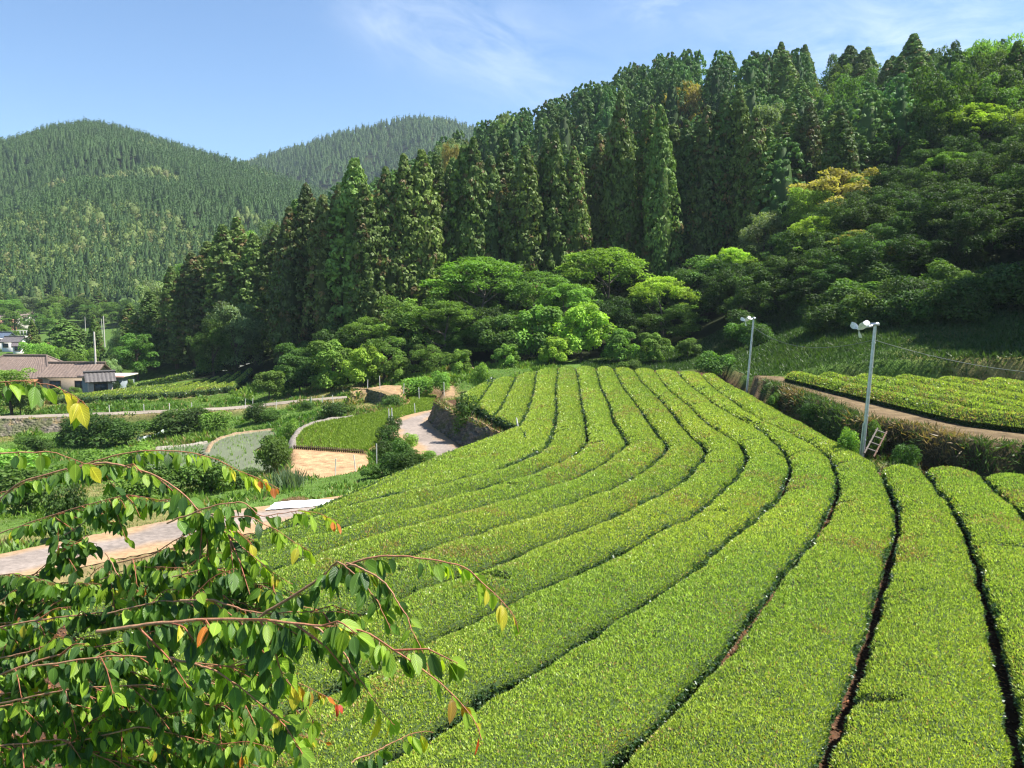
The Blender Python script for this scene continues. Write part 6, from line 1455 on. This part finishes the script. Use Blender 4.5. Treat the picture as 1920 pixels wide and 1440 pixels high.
def add_branch(path3, r0, style, leafy, twigs):
    p = smooth_line(resample(path3, 46), 2); n = len(p); s = np.linspace(0, 1, n)
    p = p + np.cumsum(crng.normal(0, 0.0012, p.shape), 0)
    mb = MB(); red = np.array([0.36, 0.12, 0.06]); brown = np.array([0.36, 0.20, 0.11])
    cc = brown[None] * (1 - s[:, None]) + red[None] * s[:, None]
    rad = r0 * 0.55 * (1 - 0.80 * s)
    tube(mb, p - croot, rad, 7, np.repeat(cc, 7, 0) * crng.uniform(0.7, 1.2, (n * 7, 1)), cap=False)
    Ln = np.linalg.norm(np.diff(p, axis=0), axis=1).sum(); acc = np.r_[0, np.cumsum(np.linalg.norm(np.diff(p, axis=0), axis=1))]
    pts, tt, dirs, fac_ = [], [], [], []
    def along(q, aq, k, t0, t1, spread):
        ss = np.sort(crng.uniform(t0, t1, k)) * aq[-1]
        pos = np.stack([np.interp(ss, aq, q[:, i]) for i in range(3)], 1); tan = norm(np.stack([np.interp(ss, aq, np.gradient(q, axis=0)[:, i]) for i in range(3)], 1))
        return pos, tan, ss / aq[-1]
    k = int(Ln / 0.018 * leafy); pos, tan, tv = along(p, acc, k, 0.04, 1.0, 1)
    P_, T_, V_ = [pos], [tan], [tv]
    if twigs:
        for j in range(int(Ln / 0.13)):
            t0 = crng.uniform(0.05, 0.85); o = np.array([np.interp(t0 * acc[-1], acc, p[:, i]) for i in range(3)]); tg = norm(np.array([np.interp(t0 * acc[-1], acc, np.gradient(p, axis=0)[:, i]) for i in range(3)]))
            ln = crng.uniform(0.10, 0.26); dv = norm(tg * 0.8 + rdir2() * 0.6 + np.array([0, 0, -0.12])); e = o + dv * ln + np.array([0, 0, -0.06]); md = o + dv * ln * 0.55 + np.array([0, 0, 0.015])
            q = resample(smooth_line(np.array([o, md, e]), 1), 7); aq = np.r_[0, np.cumsum(np.linalg.norm(np.diff(q, axis=0), axis=1))]
            tube(mb, q - croot, np.linspace(r0 * 0.35, 0.0011, 7), 5, red * crng.uniform(0.7, 1.1), cap=False)
            pos, tan, tv = along(q, aq, int(ln / 0.012), 0.1, 1.0, 1); P_.append(pos); T_.append(tan); V_.append(np.clip(t0 * 0.6 + tv * 0.25 + crng.normal(0, .05), 0, 0.93))
    pos = np.concatenate(P_); tan = np.concatenate(T_); tv = np.concatenate(V_); m_ = len(pos)
    rd2 = np.stack([rdir2() for _ in range(m_)]); side = norm(np.cross(tan, np.array([0, 0, 1.0]))) * np.where(crng.random(m_) < 0.5, 1, -1)[:, None]
    ax = norm(np.array([0, 0, -1.0]) * crng.uniform(0.45, 1.2, (m_, 1)) + side * 0.45 + tan * 0.30 + rd2 * 0.28)
    # blades tend to face the light and the viewer
    face = norm(np.array([0.55, -0.55, 0.55]) + rd2[::-1] * 0.75)
    ln = crng.uniform(0.044, 0.082, m_) * np.where(tv > 0.93, 0.66, 1.0); wr = crng.uniform(0.40, 0.54, m_)
    st = CL[{'dar': 'dark', 'mid': 'mid'}.get(style, 'light')]
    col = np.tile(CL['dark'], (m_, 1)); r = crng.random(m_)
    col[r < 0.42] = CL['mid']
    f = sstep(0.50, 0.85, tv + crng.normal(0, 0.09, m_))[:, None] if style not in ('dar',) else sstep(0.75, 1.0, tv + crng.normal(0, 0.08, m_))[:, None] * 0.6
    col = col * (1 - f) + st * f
    if style in ('yor', 'red', 'ora', 'yel', 'lig'):
        y = (tv > (0.84 if style != 'ora' else 0.80)) & (r < (0.6 if style != 'lig' else 0.3)); col[y] = CL['yellow']
        o_ = (tv > 0.93) & (r > 0.25) & (style != 'lig'); col[o_] = CL['orange']
        if style in ('red',): e = (tv > 0.965); col[e] = CL['red']; e2 = (tv > 0.86) & (tv < 0.95) & (r > 0.5); col[e2] = CL['ochre']
        if style == 'yel': e = (tv > 0.3) & (r < 0.45); col[e] = CL['yellow'] * np.array([0.75, 0.95, 1])
    odd = crng.random(m_); col[odd < 0.014] = CL['yellow']; col[(odd > 0.018) & (odd < 0.021)] = CL['orange']; col[(odd > 0.03) & (odd < 0.24)] = CL['light']
    col = col * crng.uniform(0.78, 1.22, (m_, 1))
    pet = 0.012; base = pos + ax * pet
    br = mb.build('branch', M_TWIG, ctree, True)
    # petioles
    lm = MB()
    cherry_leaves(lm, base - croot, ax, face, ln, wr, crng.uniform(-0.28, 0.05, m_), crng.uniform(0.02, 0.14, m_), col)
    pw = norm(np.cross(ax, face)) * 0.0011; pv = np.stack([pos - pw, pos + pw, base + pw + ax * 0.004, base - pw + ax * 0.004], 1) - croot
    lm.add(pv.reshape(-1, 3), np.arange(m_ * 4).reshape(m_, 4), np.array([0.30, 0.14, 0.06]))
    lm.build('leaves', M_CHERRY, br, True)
def rdir2():
    v = crng.normal(size=3); return v / np.linalg.norm(v)
for (pts, d0, d1, r0, style, leafy, tw) in BR:
    a = np.array(pts, float); k = len(a); s = np.r_[0, np.cumsum(np.linalg.norm(np.diff(a, axis=0), axis=1))]; s /= s[-1]
    far = 1.0 + 0.28 * float(np.clip((520 - a[:, 0].mean()) / 300, 0, 1)) * (a[:, 1].mean() > 880)
    dep = (d0 + (d1 - d0) * s) * far; leafy *= far
    p3 = D(a[:, 0], a[:, 1], dep)
    add_branch(p3, r0, style, leafy, tw)
# limbs that carry the branches from the trunk, behind the leaves
hubw = hub + croot
for (pts, d0, d1, r0, style, leafy, tw) in BR:
    if r0 < 0.0079 or pts[0][0] > 100: continue
    e = D(np.array(pts[0][0]), np.array(pts[0][1]), d0 * (1.0 + 0.28 * float(np.clip((520 - np.array(pts)[:, 0].mean()) / 300, 0, 1)) * (np.array(pts)[:, 1].mean() > 880)))
    mb = MB(); md = (hubw + e) / 2 + np.array([0, 0, 0.05]); q = smooth_line(resample(np.array([hubw, md, e]), 12), 2)
    tube(mb, q - croot, np.linspace(0.028, r0, 12), 7, (0.20, 0.12, 0.08)); mb.build('limb', M_TWIG, ctree, True)

# ------------------------------------------------------------------ summer haze over the valley
hm = bpy.data.materials.new('summer_haze'); hm.use_nodes = True
ht = hm.node_tree; ht.nodes.clear()
ho = ht.nodes.new('ShaderNodeOutputMaterial'); hv = ht.nodes.new('ShaderNodeVolumePrincipled')
hv.inputs['Color'].default_value = (0.72, 0.86, 1.0, 1); hv.inputs['Density'].default_value = HAZE; hv.inputs['Anisotropy'].default_value = 0.1
ht.links.new(hv.outputs[0], ho.inputs['Volume'])
mb = MB(); box(mb, (-20, 720, 130), (2100, 1640, 380)); tag(mb.build('haze', hm), kind='stuff')
